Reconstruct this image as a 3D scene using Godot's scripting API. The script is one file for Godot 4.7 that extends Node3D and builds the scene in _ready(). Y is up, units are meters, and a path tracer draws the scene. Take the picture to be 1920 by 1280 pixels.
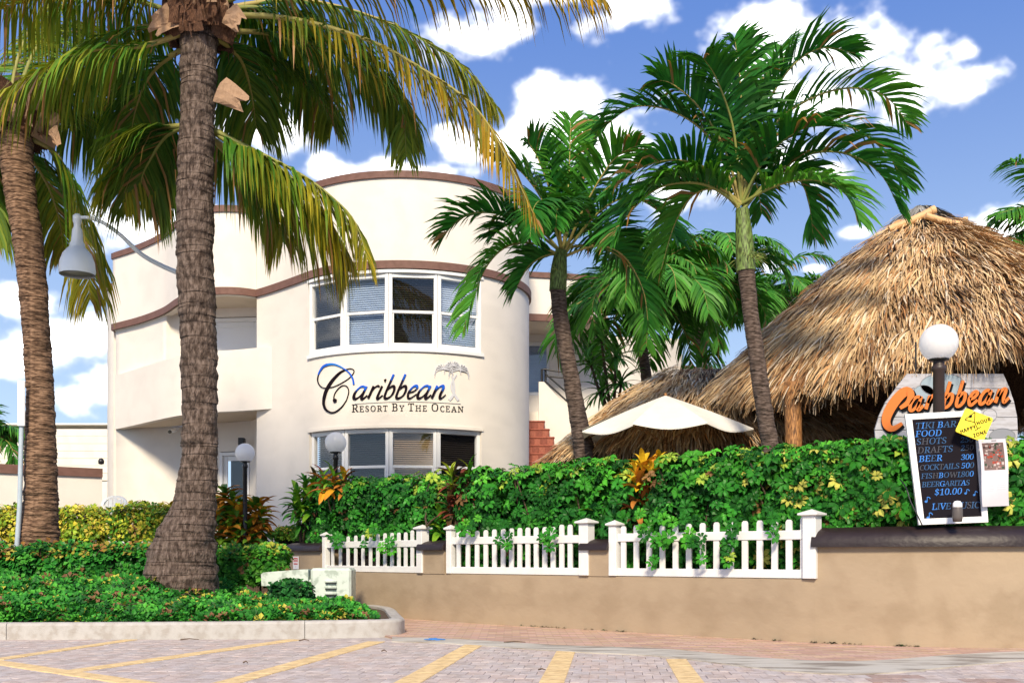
extends Node3D
# A white two-storey resort with a round tower, a thatched bar, palms, hedges and picket fences, seen from the paved street.
const F := 2000.0
const EYE := 1.0
var rng = RandomNumberGenerator.new()
var M := {}
var used := {}
var meshes := {}

func _ready():
	rng.seed = 77
	# camera: level, with the lens shifted upwards
	var cam = Camera3D.new()
	cam.name = "camera"
	cam.projection = Camera3D.PROJECTION_FRUSTUM
	cam.near = 0.1
	cam.far = 900.0
	cam.size = 0.1 * 1280.0 / F
	cam.frustum_offset = Vector2(0.0, 0.1 * 405.0 / F)
	cam.position = Vector3(0, EYE, 0)
	add_child(cam)
	cam.current = true
	var env = Environment.new()
	env.background_mode = Environment.BG_SKY
	env.sky = Sky.new()
	var pan = PanoramaSkyMaterial.new()
	pan.panorama = make_sky()
	env.sky.sky_material = pan
	env.background_energy_multiplier = 1.0
	env.tonemap_mode = Environment.TONE_MAPPER_LINEAR
	env.tonemap_exposure = 3.6
	env.sdfgi_enabled = true
	env.ssao_enabled = true
	env.ssil_enabled = true
	var we = WorldEnvironment.new()
	we.name = "world"
	we.environment = env
	add_child(we)
	var sun = DirectionalLight3D.new()
	sun.name = "sun"
	sun.light_energy = 0.5
	sun.light_color = Color(1.0, 0.935, 0.82)
	sun.light_angular_distance = 11.0
	sun.shadow_enabled = true
	add_child(sun)
	sun.look_at_from_position(Vector3(-0.04, 0.60, 0.80), Vector3.ZERO)
	make_materials()
	build_ground()
	build_resort()
	build_left_background()
	build_garden_wall()
	build_big_hut()
	build_small_hut()
	build_palms()
	build_hedges()
	build_planter()
	build_wall_sign()
	build_bar_sign()
	build_menu_board()
	build_small_things()

# ---------------------------------------------------------------- helpers
func P(x, y, d) -> Vector3:      # the point at distance d in front of the street position, from where it shows
	return Vector3((x - 960.0) / F * d, EYE + (1045.0 - y) / F * d, -d)

func V2(x, d) -> Vector2:        # plan position from a place to the right and a distance
	return Vector2(x, -d)

func L(r, g, b) -> Color:
	return Color(r, g, b).linear_to_srgb()

func rr(a, b) -> float:
	return rng.randf_range(a, b)

func S() -> SurfaceTool:
	var st = SurfaceTool.new()
	st.begin(Mesh.PRIMITIVE_TRIANGLES)
	return st

func numbered(called: String) -> String:
	if not used.has(called):
		used[called] = 0
		return called
	used[called] += 1
	return "%s_%03d" % [called, used[called]]

func tag(o, label: String, category: String, group := ""):
	o.set_meta("label", label)
	o.set_meta("category", category)
	if group != "":
		o.set_meta("group", group)
	return o

func thing(called: String, label: String, category: String, at := Vector3.ZERO, group := "") -> Node3D:
	var o = Node3D.new()
	o.name = numbered(called)
	add_child(o)
	o.position = at
	tag(o, label, category, group)
	return o

func obj(called: String, st, m, parent = null) -> MeshInstance3D:
	var o = MeshInstance3D.new()
	if st is SurfaceTool:
		st.generate_normals()
		o.mesh = st.commit()
	else:
		o.mesh = st
	o.material_override = m
	if parent == null:
		o.name = numbered(called)
		add_child(o)
	else:
		o.name = called
		parent.add_child(o, true)
		if parent.get_parent() == self and not (parent is MeshInstance3D):
			o.position = -parent.position
	return o

func put(called: String, mesh, m, parent, t: Transform3D) -> MeshInstance3D:     # a shared mesh at a place in the world
	var o = MeshInstance3D.new()
	o.mesh = mesh
	o.material_override = m
	o.name = called
	parent.add_child(o, true)
	o.transform = t
	if parent.get_parent() == self and not (parent is MeshInstance3D):
		o.position = t.origin - parent.position
	return o

func structure(called: String, st, m) -> MeshInstance3D:
	var o = obj(called, st, m)
	o.set_meta("kind", "structure")
	return o

func stuff(o):
	o.set_meta("kind", "stuff")
	return o

func copies(called: String, mesh, m, places: Array, tints: Array, parent = null):
	var mm = MultiMesh.new()
	mm.transform_format = MultiMesh.TRANSFORM_3D
	mm.use_colors = true
	mm.mesh = mesh
	mm.instance_count = places.size()
	for i in places.size():
		mm.set_instance_transform(i, places[i])
		mm.set_instance_color(i, tints[i])
	var o = MultiMeshInstance3D.new()
	o.multimesh = mm
	o.material_override = m
	o.set_meta("kind", "stuff")
	if parent == null:
		o.name = numbered(called)
		add_child(o)
	else:
		o.name = called
		parent.add_child(o, true)
		if parent.get_parent() == self:
			o.position = -parent.position
	return o

func poly(st, pts: Array, ref: Vector3):      # a flat polygon that faces away from ref
	var n = (pts[1] - pts[0]).cross(pts[2] - pts[0])
	var c = Vector3.ZERO
	for p in pts:
		c += p
	c /= pts.size()
	var flip = n.dot(c - ref) > 0.0
	for i in range(1, pts.size() - 1):
		st.add_vertex(pts[0])
		st.add_vertex(pts[i + 1] if flip else pts[i])
		st.add_vertex(pts[i] if flip else pts[i + 1])

func bx(st, c: Vector3, size: Vector3, b := 0.0, B := Basis.IDENTITY):        # a box with chamfered edges
	var h = size * 0.5
	st.set_smooth_group(-1)
	b = minf(b, minf(h.x, minf(h.y, h.z)) * 0.9)
	var vert = func(s: Vector3, a: int) -> Vector3:
		var v = Vector3(s.x * (h.x - b), s.y * (h.y - b), s.z * (h.z - b))
		if a >= 0:
			v[a] = s[a] * h[a]
		return c + B * v
	for a in 3:
		var u = (a + 1) % 3
		var w = (a + 2) % 3
		for s in [-1.0, 1.0]:
			var q = []
			for k in [[-1.0, -1.0], [1.0, -1.0], [1.0, 1.0], [-1.0, 1.0]]:
				var e = Vector3.ZERO
				e[a] = s
				e[u] = k[0]
				e[w] = k[1]
				q.append(vert.call(e, a))
			poly(st, q, c)
	if b <= 0.0:
		return
	for a in 3:
		var u = (a + 1) % 3
		var w = (a + 2) % 3
		for su in [-1.0, 1.0]:
			for sw in [-1.0, 1.0]:
				var e0 = Vector3.ZERO
				e0[a] = -1.0
				e0[u] = su
				e0[w] = sw
				var e1 = e0
				e1[a] = 1.0
				poly(st, [vert.call(e0, u), vert.call(e1, u), vert.call(e1, w), vert.call(e0, w)], c)
	for sx in [-1.0, 1.0]:
		for sy in [-1.0, 1.0]:
			for sz in [-1.0, 1.0]:
				var e = Vector3(sx, sy, sz)
				poly(st, [vert.call(e, 0), vert.call(e, 1), vert.call(e, 2)], c)

func box_mesh(size: Vector3, b := 0.0) -> Mesh:
	var st = S()
	bx(st, Vector3.ZERO, size, b)
	st.generate_normals()
	return st.commit()

func spline(p: Array, n: int) -> Array:       # Catmull-Rom through the points, n steps in all
	var out = []
	var k = p.size() - 1
	for i in n + 1:
		var t = float(i) / n * k
		var j = mini(int(t), k - 1)
		var f = t - j
		var a = p[maxi(j - 1, 0)]
		var b = p[j]
		var c = p[j + 1]
		var d = p[mini(j + 2, k)]
		out.append(0.5 * ((2.0 * b) + (c - a) * f + (2.0 * a - 5.0 * b + 4.0 * c - d) * f * f + (3.0 * b - a - 3.0 * c + d) * f * f * f))
	return out

func tube(st, pts: Array, radii: Array, sides := 8, caps := true, smooth := 1):
	var rings = []
	var n = Vector3.ZERO
	for i in pts.size():
		var t = (pts[mini(i + 1, pts.size() - 1)] - pts[maxi(i - 1, 0)]).normalized()
		if i == 0:
			n = t.cross(Vector3.UP if absf(t.y) < 0.9 else Vector3.RIGHT).normalized()
		n = (n - t * n.dot(t)).normalized()
		var m = t.cross(n)
		var ring = []
		for k in sides:
			var a = TAU * k / sides
			ring.append(pts[i] + (n * cos(a) + m * sin(a)) * radii[i])
		rings.append(ring)
	st.set_smooth_group(smooth)
	for i in pts.size() - 1:
		var ref = (pts[i] + pts[i + 1]) * 0.5
		for k in sides:
			var k2 = (k + 1) % sides
			poly(st, [rings[i][k], rings[i][k2], rings[i + 1][k2], rings[i + 1][k]], ref)
	if caps:
		st.set_smooth_group(-1)
		poly(st, rings[0], pts[1])
		poly(st, rings[-1], pts[-2])

func lathe(st, prof: Array, at: Vector3, sides := 24, smooth := 1):           # profile of (radius, height) from the bottom up
	st.set_smooth_group(smooth)
	for i in prof.size() - 1:
		var a = prof[i]
		var b = prof[i + 1]
		var ref = at + Vector3(0, (a.y + b.y) * 0.5, 0)
		if absf(a.y - b.y) < 0.0001:
			ref.y += 0.05 if a.x > b.x and i > prof.size() / 2 else (-0.05 if a.x > b.x else 0.05)
			if a.x > b.x:
				ref.y = at.y + a.y - 0.05
		for k in sides:
			var t0 = TAU * k / sides
			var t1 = TAU * (k + 1) / sides
			var q = []
			q.append(at + Vector3(a.x * cos(t0), a.y, a.x * sin(t0)))
			if a.x > 0.0:
				q.append(at + Vector3(a.x * cos(t1), a.y, a.x * sin(t1)))
			if b.x > 0.0:
				q.append(at + Vector3(b.x * cos(t1), b.y, b.x * sin(t1)))
			q.append(at + Vector3(b.x * cos(t0), b.y, b.x * sin(t0)))
			poly(st, q, ref)

func prism(st, pts: Array, y0: float, y1: float, sides := true):      # an upright prism over a plan polygon
	var pk = PackedVector2Array(pts)
	var tri = Geometry2D.triangulate_polygon(pk)
	st.set_smooth_group(-1)
	for i in range(0, tri.size(), 3):
		var a = pk[tri[i]]
		var b = pk[tri[i + 1]]
		var c = pk[tri[i + 2]]
		var m = Vector3((a.x + b.x + c.x) / 3, (y0 + y1) / 2, (a.y + b.y + c.y) / 3)
		poly(st, [Vector3(a.x, y1, a.y), Vector3(b.x, y1, b.y), Vector3(c.x, y1, c.y)], m - Vector3(0, 1, 0))
		if y1 > y0 and sides:
			poly(st, [Vector3(a.x, y0, a.y), Vector3(b.x, y0, b.y), Vector3(c.x, y0, c.y)], m + Vector3(0, 1, 0))
	if not sides:
		return
	var cw = Geometry2D.is_polygon_clockwise(pk)
	for i in pk.size():
		var a = pk[i]
		var b = pk[(i + 1) % pk.size()]
		var nrm = Vector2(b.y - a.y, a.x - b.x).normalized() * (-1.0 if cw else 1.0)
		var mid = (a + b) * 0.5 - nrm * 0.02
		poly(st, [Vector3(a.x, y0, a.y), Vector3(b.x, y0, b.y), Vector3(b.x, y1, b.y), Vector3(a.x, y1, a.y)], Vector3(mid.x, (y0 + y1) / 2, mid.y))

func inset(plan: Array, t: float) -> Array:       # the plan line moved to its left by t
	var out = []
	for i in plan.size():
		var d = (plan[mini(i + 1, plan.size() - 1)] - plan[maxi(i - 1, 0)]).normalized()
		out.append(plan[i] + Vector2(d.y, -d.x) * t)
	return out

func wall_grid(st, outer: Array, inner: Array, ys: Array, solid = null):      # a curved wall with thickness and openings; rows between ys, columns between plan points
	var nc = outer.size() - 1
	var nr = ys.size() - 1
	var is_solid = func(c: int, r: int) -> bool:
		if c < 0 or r < 0 or c >= nc or r >= nr:
			return false
		return solid == null or solid.call(c, r)
	var o3 = func(c: int, r: int) -> Vector3: return Vector3(outer[c].x, ys[r], outer[c].y)
	var i3 = func(c: int, r: int) -> Vector3: return Vector3(inner[c].x, ys[r], inner[c].y)
	for c in nc:
		for r in nr:
			if not is_solid.call(c, r):
				continue
			var mo = (o3.call(c, r) + o3.call(c + 1, r + 1)) * 0.5
			var mi = (i3.call(c, r) + i3.call(c + 1, r + 1)) * 0.5
			var mid = (mo + mi) * 0.5
			st.set_smooth_group(1)
			poly(st, [o3.call(c, r), o3.call(c + 1, r), o3.call(c + 1, r + 1), o3.call(c, r + 1)], mid)
			st.set_smooth_group(2)
			poly(st, [i3.call(c, r), i3.call(c + 1, r), i3.call(c + 1, r + 1), i3.call(c, r + 1)], mid)
			st.set_smooth_group(-1)
			if not is_solid.call(c - 1, r):
				poly(st, [o3.call(c, r), i3.call(c, r), i3.call(c, r + 1), o3.call(c, r + 1)], mid)
			if not is_solid.call(c + 1, r):
				poly(st, [o3.call(c + 1, r), i3.call(c + 1, r), i3.call(c + 1, r + 1), o3.call(c + 1, r + 1)], mid)
			if not is_solid.call(c, r - 1):
				poly(st, [o3.call(c, r), o3.call(c + 1, r), i3.call(c + 1, r), i3.call(c, r)], mid)
			if not is_solid.call(c, r + 1):
				poly(st, [o3.call(c, r + 1), o3.call(c + 1, r + 1), i3.call(c + 1, r + 1), i3.call(c, r + 1)], mid)

func ribbon(st, pts: Array, widths: Array, place: Callable, h0: float, h1: float, tint = null):    # a pen stroke in a flat plane, raised from h0 to h1 and laid on by place(Vector2, height)
	var left = []
	var right = []
	for i in pts.size():
		var d = (pts[mini(i + 1, pts.size() - 1)] - pts[maxi(i - 1, 0)]).normalized()
		var n = Vector2(-d.y, d.x) * widths[i] * 0.5
		left.append(pts[i] + n)
		right.append(pts[i] - n)
	st.set_smooth_group(-1)
	for i in pts.size() - 1:
		var c = place.call((pts[i] + pts[i + 1]) * 0.5, (h0 + h1) * 0.5)
		var a1 = place.call(left[i], h1)
		var b1 = place.call(right[i], h1)
		var c1 = place.call(right[i + 1], h1)
		var d1 = place.call(left[i + 1], h1)
		var a0 = place.call(left[i], h0)
		var b0 = place.call(right[i], h0)
		var c0 = place.call(right[i + 1], h0)
		var d0 = place.call(left[i + 1], h0)
		if tint != null:
			st.set_color(tint.call(pts[i]))
		poly(st, [a1, b1, c1, d1], c)
		poly(st, [a0, d0, d1, a1], c)
		poly(st, [b0, c0, c1, b1], c)
		if i == 0:
			poly(st, [a0, b0, b1, a1], c)
		if i == pts.size() - 2:
			poly(st, [c0, d0, d1, c1], c)

func glyph(ch: String, font: Font, size: float, depth: float) -> Array:       # [triangle corners of one letter, its advance], in metres with the pen at the origin
	var key = ch + str(font.get_rid()) + str(size) + str(depth)
	if meshes.has(key):
		return meshes[key]
	var tm = TextMesh.new()
	tm.font = font
	tm.font_size = 64
	tm.pixel_size = size / 64.0
	tm.depth = depth
	tm.curve_step = 2.0
	tm.horizontal_alignment = HORIZONTAL_ALIGNMENT_LEFT
	tm.vertical_alignment = VERTICAL_ALIGNMENT_BOTTOM
	tm.text = ch
	var out = PackedVector3Array()
	for s in tm.get_surface_count():
		var a = tm.surface_get_arrays(s)
		var idx = a[Mesh.ARRAY_INDEX]
		if idx == null or idx.size() == 0:
			out.append_array(a[Mesh.ARRAY_VERTEX])
		else:
			for i in idx:
				out.append(a[Mesh.ARRAY_VERTEX][i])
	var down = Vector3(0, font.get_descent(64) * size / 64.0, 0)
	for i in out.size():
		out[i] = out[i] - down
	meshes[key] = [out, font.get_char_size(ch.unicode_at(0), 64).x * size / 64.0]
	return meshes[key]

func letters(parent, text: String, font: Font, size: float, at: Vector2, turn: float, slant: float, place: Callable, mats, spacing := 0.0, depth := 0.004, called := "letter"):
	# text laid on a surface: place(Vector2, height) gives the point; mats is one material or a function of the letter's number
	var pen = 0.0
	for i in text.length():
		var ch = text[i]
		var g = glyph(ch, font, size, depth)
		if ch != " ":
			var st = S()
			st.set_smooth_group(-1)
			for v in g[0]:
				var q = Vector2(pen + v.x + v.y * slant, v.y).rotated(turn) + at
				st.add_vertex(place.call(q, v.z + depth * 0.5 + 0.0015))
			obj(called, st, mats.call(i) if mats is Callable else mats, parent)
		pen += g[1] + spacing
	return pen

# ---------------------------------------------------------------- sky
func make_sky() -> ImageTexture:
	var w = 4096
	var h = 2048
	var data = PackedFloat32Array()
	data.resize(w * h * 3)
	var noise = FastNoiseLite.new()
	noise.seed = 11
	noise.noise_type = FastNoiseLite.TYPE_SIMPLEX_SMOOTH
	noise.frequency = 6.0
	noise.fractal_octaves = 7
	noise.fractal_gain = 0.58
	var r2 = RandomNumberGenerator.new()
	r2.seed = 5
	# clouds as (azimuth, height, half width, half height) in degrees; those ahead follow the day's sky, the rest go on in the same way
	var ahead = [[1180, 20, 90, 62], [1010, -10, 130, 40], [870, 75, 120, 42], [960, 55, 70, 40], [1030, 225, 100, 70], [1110, 250, 120, 90], [960, 290, 90, 50], [790, 318, 130, 26], [860, 290, 60, 42],
		[1460, 40, 120, 48], [1560, 110, 110, 75], [1690, 150, 110, 70], [1790, 165, 85, 42], [1810, 95, 34, 22], [1540, 180, 150, 80], [1380, 130, 70, 60], [1330, 350, 130, 60], [1480, 300, 110, 60], [1560, 320, 70, 40],
		[1600, 440, 34, 14], [1525, 503, 22, 10], [1440, 490, 28, 30], [1860, 430, 130, 34], [1160, 180, 30, 18], [130, 640, 120, 70], [60, 575, 80, 36], [180, 735, 70, 50], [30, 680, 90, 40], [300, 440, 110, 60], [500, 250, 90, 60], [620, 320, 60, 30]]
	var blobs = []
	for b in ahead:
		var u = (b[0] - 960.0) / F
		var v = (1045.0 - b[1]) / F
		blobs.append([rad_to_deg(atan(u)), rad_to_deg(atan(v / sqrt(1.0 + u * u))), b[2] / F * 57.3 / (1.0 + u * u), b[3] / F * 54.0])
	for i in 150:
		var az = r2.randf_range(28.0, 332.0)
		blobs.append([az if az < 180.0 else az - 360.0, r2.randf_range(4.0, 46.0), r2.randf_range(1.5, 5.0), r2.randf_range(1.0, 2.4)])
	var buckets = []
	for k in 72:
		buckets.append([])
	for b in blobs:
		for k in range(floori((b[0] - b[2] * 1.6 + 180.0) / 5.0), floori((b[0] + b[2] * 1.6 + 180.0) / 5.0) + 1):
			buckets[posmod(k, 72)].append(b)
	var fine = int(h * 0.245)       # rows above about 46 degrees are drawn coarsely
	for y in h / 2:
		var el = 90.0 - (y + 0.5) / h * 180.0
		var step = 1 if y >= fine else 4
		if step == 4 and y % 4 != 0:
			continue
		var ce = cos(deg_to_rad(el))
		var se = sin(deg_to_rad(el))
		var g = clampf(1.0 - el / 28.0, -1.2, 1.0)
		var base: Color
		if g >= 0.0:
			base = Color(0.039, 0.078, 0.198).lerp(Color(0.215, 0.285, 0.345), pow(g, 1.4))
		else:
			base = Color(0.039, 0.078, 0.198).lerp(Color(0.029, 0.062, 0.18), -g * 0.8)
		for x in range(0, w, step):
			var az = fposmod((x + 0.5) / w * 360.0 + 180.0, 360.0) - 180.0
			var a = deg_to_rad(az)
			var field = -0.55
			var dyn = 0.0
			for b in buckets[posmod(floori((az + 180.0) / 5.0), 72)]:
				var dx = absf(az - b[0])
				if dx > 180.0:
					dx = 360.0 - dx
				dx /= b[2]
				var dy = (el - b[1]) / b[3]
				if dy < 0.0:
					dy *= 1.25
				var fv = 0.85 - sqrt(dx * dx + dy * dy)
				if fv > field:
					field = fv
					dyn = dy
			var c = base
			if field > -0.545:
				var n = noise.get_noise_3d(sin(a) * ce * 2.2, se * 3.4, -cos(a) * ce * 2.2)
				var al = smoothstep(-0.36, 0.62, field * 0.9 + n * 1.2)
				if al > 0.0:
					var shade = 0.58 + 0.36 * clampf(field + n * 1.6 + dyn * 0.25, -0.6, 0.9)
					c = base.lerp(Color(shade, shade * 0.985, shade * 0.965), al * 0.96)
			for j in step:
				for i in step:
					var at = ((y + j) * w + x + i) * 3
					data[at] = c.r
					data[at + 1] = c.g
					data[at + 2] = c.b
	var low = PackedFloat32Array()
	low.resize(w * 3)
	for x in w:
		low[x * 3] = 0.42
		low[x * 3 + 1] = 0.42
		low[x * 3 + 2] = 0.42
	var top = data.slice(0, w * h / 2 * 3)
	for y in h / 2:
		top.append_array(low)
	return ImageTexture.create_from_image(Image.create_from_data(w, h, false, Image.FORMAT_RGBF, top.to_byte_array()))

# ---------------------------------------------------------------- materials
func ntex(freq: float, oct: int, colors: Array, offs: Array, kind := FastNoiseLite.TYPE_SIMPLEX_SMOOTH, size := 512, sd := 1) -> NoiseTexture2D:
	var n = FastNoiseLite.new()
	n.seed = sd
	n.noise_type = kind
	n.frequency = freq
	n.fractal_octaves = oct
	var t = NoiseTexture2D.new()
	t.width = size
	t.height = size
	t.seamless = true
	t.noise = n
	if colors.size():
		var gr = Gradient.new()
		gr.offsets = PackedFloat32Array(offs)
		gr.colors = PackedColorArray(colors)
		t.color_ramp = gr
	return t

func mat(name: String, col: Color, rough := 0.8) -> StandardMaterial3D:
	var m = StandardMaterial3D.new()
	m.resource_name = name
	m.albedo_color = col
	m.roughness = rough
	M[name] = m
	return m

func tex(m, t, scale, bump = null, bump_cm := 0.0):
	m.uv1_triplanar = true
	m.uv1_world_triplanar = true
	m.uv1_scale = scale if scale is Vector3 else Vector3.ONE * scale
	if t:
		m.albedo_texture = t
	if bump:
		m.heightmap_enabled = true
		m.heightmap_texture = bump
		m.heightmap_scale = bump_cm
	return m

func leafy(m, k := 0.5):
	m.metallic_specular = 0.28
	m.vertex_color_use_as_albedo = true
	m.backlight_enabled = true
	m.backlight = Color(k, k, k * 0.5)
	m.cull_mode = BaseMaterial3D.CULL_DISABLED
	return m

func g(v) -> Color:
	return Color(v, v, v)

func make_materials():
	var fine = ntex(0.03, 4, [], [])
	var grain = ntex(0.09, 3, [], [], FastNoiseLite.TYPE_SIMPLEX_SMOOTH, 512, 4)
	var blot = ntex(0.006, 5, [g(0.965), g(0.99), g(1.0)], [0.25, 0.5, 0.75], FastNoiseLite.TYPE_SIMPLEX_SMOOTH, 512, 7)
	var blot2 = ntex(0.008, 5, [Color(0.925, 0.915, 0.905), g(0.985), g(1.0)], [0.25, 0.48, 0.7], FastNoiseLite.TYPE_SIMPLEX_SMOOTH, 512, 9)
	var dirt = ntex(0.012, 5, [Color(0.90, 0.88, 0.86), Color(0.965, 0.96, 0.955), g(1.0)], [0.22, 0.45, 0.7], FastNoiseLite.TYPE_SIMPLEX_SMOOTH, 512, 12)
	var streak = ntex(0.02, 4, [Color(0.45, 0.40, 0.36), Color(0.8, 0.78, 0.76), g(1.0)], [0.25, 0.5, 0.75], FastNoiseLite.TYPE_SIMPLEX_SMOOTH, 512, 15)
	tex(mat("stucco", L(0.77, 0.72, 0.655), 0.9), blot, 0.35, grain, 0.12)
	tex(mat("soffit", L(0.70, 0.60, 0.47), 0.9), blot, 0.35, grain, 0.12)
	tex(mat("tan", L(0.37, 0.285, 0.195), 0.92), blot2, 0.33, fine, 0.6)
	tex(mat("cap", L(0.020, 0.011, 0.012), 0.5), dirt, 0.8, fine, 0.4)
	tex(mat("band", L(0.17, 0.085, 0.065), 0.7), dirt, 0.7, fine, 0.3)
	tex(mat("white_paint", L(0.76, 0.76, 0.755), 0.45), blot, 1.2, grain, 0.05)
	mat("vinyl", L(0.78, 0.79, 0.80), 0.35)
	tex(mat("concrete", L(0.45, 0.435, 0.415), 0.9), dirt, 0.9, grain, 0.3)
	tex(mat("gutter", L(0.50, 0.47, 0.41), 0.9), ntex(0.012, 5, [Color(0.72, 0.69, 0.67), Color(0.92, 0.91, 0.90), g(1.0)], [0.2, 0.40, 0.6], FastNoiseLite.TYPE_SIMPLEX_SMOOTH, 512, 41), Vector3(0.16, 0.5, 0.6), grain, 0.3)
	tex(mat("soil", L(0.10, 0.065, 0.04), 0.95), dirt, 1.5, fine, 2.0)
	tex(mat("bedding", L(0.46, 0.42, 0.40), 0.95), dirt, 1.0)
	tex(mat("street", L(0.34, 0.30, 0.29), 0.95), dirt, 0.6)
	tex(mat("yellow_line", L(0.78, 0.57, 0.28), 0.85), dirt, 1.3, grain, 0.2)
	tex(mat("yellow_paver", L(0.76, 0.56, 0.28), 0.85), dirt, 1.3, grain, 0.2)
	var pav = [L(0.53, 0.45, 0.415), L(0.51, 0.44, 0.415), L(0.56, 0.48, 0.44), L(0.49, 0.425, 0.395), L(0.54, 0.445, 0.40), L(0.51, 0.455, 0.435)]
	for i in 6:
		tex(mat("paver%d" % i, pav[i], 0.9), dirt, Vector3(0.9, 0.9, 0.9), grain, 0.25)
	tex(mat("brick", L(0.40, 0.29, 0.25), 0.9), dirt, 1.2, grain, 0.3)
	tex(mat("bark_grey", L(0.20, 0.15, 0.125), 0.95), streak, Vector3(1.6, 0.5, 1.6), ntex(0.05, 4, [], [], FastNoiseLite.TYPE_SIMPLEX_SMOOTH, 512, 21), 3.0)
	tex(mat("bark_warm", L(0.33, 0.205, 0.13), 0.95), streak, Vector3(0.7, 2.4, 0.7), fine, 2.0)
	tex(mat("bark_thin", L(0.17, 0.125, 0.105), 0.95), streak, Vector3(0.8, 3.2, 0.8), fine, 1.0)
	tex(mat("husk", L(0.26, 0.13, 0.075), 0.95), streak, Vector3(11, 1.2, 11), fine, 1.5)
	tex(mat("dry_husk", L(0.40, 0.255, 0.16), 0.9), blot2, Vector3(9, 1.5, 9), fine, 0.8)
	tex(mat("crownshaft", L(0.20, 0.32, 0.08), 0.6), streak, Vector3(4, 0.8, 4))
	leafy(mat("palm_leaf", Color.WHITE, 0.42), 0.8)
	leafy(mat("leaf", Color.WHITE, 0.4), 0.5)
	leafy(mat("ground_leaf", Color.WHITE, 0.5), 0.4)
	var rib = mat("rachis", L(0.38, 0.30, 0.09), 0.6)
	rib.vertex_color_use_as_albedo = true
	tex(mat("stem", L(0.12, 0.085, 0.05), 0.9), streak, 3.0)
	var th = mat("thatch", Color.WHITE, 0.85)
	th.vertex_color_use_as_albedo = true
	tex(mat("thatch_bed", L(0.22, 0.125, 0.06), 0.95), streak, Vector3(3, 0.6, 3), fine, 3.0)
	tex(mat("pole_wood", L(0.56, 0.27, 0.09), 0.55), streak, Vector3(5, 0.7, 5), fine, 0.3)
	tex(mat("log_wood", L(0.72, 0.45, 0.22), 0.6), blot2, 2.0, fine, 0.3)
	tex(mat("dark_wood", L(0.06, 0.035, 0.022), 0.7), streak, Vector3(2, 0.6, 2))
	tex(mat("plank_white", L(0.46, 0.46, 0.50), 0.6), blot2, Vector3(0.8, 4, 0.8), fine, 0.1)
	mat("black_metal", L(0.012, 0.012, 0.014), 0.4)
	var gl = mat("globe", L(0.96, 0.96, 0.95), 0.22)
	gl.backlight_enabled = true
	gl.backlight = Color(1, 1, 1)
	mat("lamp_white", L(0.72, 0.78, 0.82), 0.35)
	mat("lamp_inner", L(0.30, 0.33, 0.34), 0.5)
	var glass = mat("glass", Color(0.10, 0.13, 0.15, 0.02), 0.02)
	glass.transparency = BaseMaterial3D.TRANSPARENCY_ALPHA
	glass.metallic_specular = 0.9
	glass.metallic = 0.0
	mat("room_dark", L(0.012, 0.011, 0.011), 0.9)  # near-black, so the darkness of unlit rooms is put into the colour
	mat("blind_dark", L(0.018, 0.015, 0.014), 0.5)
	mat("blind_tan", L(0.36, 0.26, 0.15), 0.6)
	mat("blind_reflected_sky", L(0.46, 0.58, 0.76), 0.5)  # pale blue stands in for sky reflected in the panes
	mat("curtain", L(0.62, 0.72, 0.85), 0.8)
	tex(mat("terracotta", L(0.25, 0.07, 0.045), 0.8), dirt, 2.0, fine, 0.3)
	tex(mat("terracotta_edge", L(0.34, 0.10, 0.06), 0.7), dirt, 2.0, fine, 0.3)
	tex(mat("canvas", L(0.84, 0.80, 0.72), 0.85), blot, 0.8, grain, 0.1)
	M.canvas.backlight_enabled = true
	M.canvas.backlight = Color(0.5, 0.46, 0.4)
	M.canvas.cull_mode = BaseMaterial3D.CULL_DISABLED
	tex(mat("utility_green", L(0.58, 0.66, 0.61), 0.5), ntex(0.01, 5, [Color(0.80, 0.82, 0.80), g(0.98), g(1.0)], [0.2, 0.40, 0.7], FastNoiseLite.TYPE_SIMPLEX_SMOOTH, 512, 31), 0.9, grain, 0.1)
	mat("slot", L(0.02, 0.02, 0.02), 0.9)
	mat("board_black", L(0.012, 0.010, 0.014), 0.9).metallic_specular = 0.2
	mat("chalk_blue", L(0.025, 0.19, 0.62), 0.7)
	mat("chalk_mid", L(0.022, 0.085, 0.21), 0.8)
	mat("chalk_dim", L(0.05, 0.055, 0.075), 0.8)
	mat("sign_yellow", L(0.88, 0.70, 0.012), 0.35)
	mat("ink", L(0.01, 0.01, 0.012), 0.5)
	mat("sign_white", L(0.86, 0.86, 0.87), 0.4)
	mat("sign_red", L(0.62, 0.05, 0.03), 0.5)
	mat("orange", L(0.66, 0.17, 0.018), 0.45)
	mat("orange_dark", L(0.38, 0.08, 0.012), 0.5)
	mat("disc_blue", L(0.28, 0.36, 0.42), 0.5)
	mat("disc_grey", L(0.24, 0.25, 0.28), 0.5)
	var lm = mat("logo", Color.WHITE, 0.35)
	lm.vertex_color_use_as_albedo = true
	lm.metallic_specular = 0.1
	M.ink.metallic_specular = 0.15
	mat("logo_palm", L(0.60, 0.61, 0.66), 0.25)
	mat("silver_car", L(0.45, 0.47, 0.48), 0.25)
	M.silver_car.metallic = 0.5
	mat("car_glass", L(0.02, 0.025, 0.03), 0.05)
	mat("tyre", L(0.012, 0.012, 0.012), 0.8)
	mat("tail_red", L(0.5, 0.02, 0.015), 0.2)
	tex(mat("far_white", L(0.80, 0.76, 0.66), 0.9), blot, 0.3)
	tex(mat("post_grey", L(0.42, 0.50, 0.58), 0.5), blot, 2.0)
	tex(mat("litter_blue", L(0.05, 0.22, 0.6), 0.5), null, 1.0)
	mat("spray", L(0.30, 0.36, 0.10), 0.8)
	mat("dark_post", L(0.035, 0.022, 0.02), 0.45)
	mat("lamp_grey", L(0.10, 0.085, 0.08), 0.4)
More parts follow.
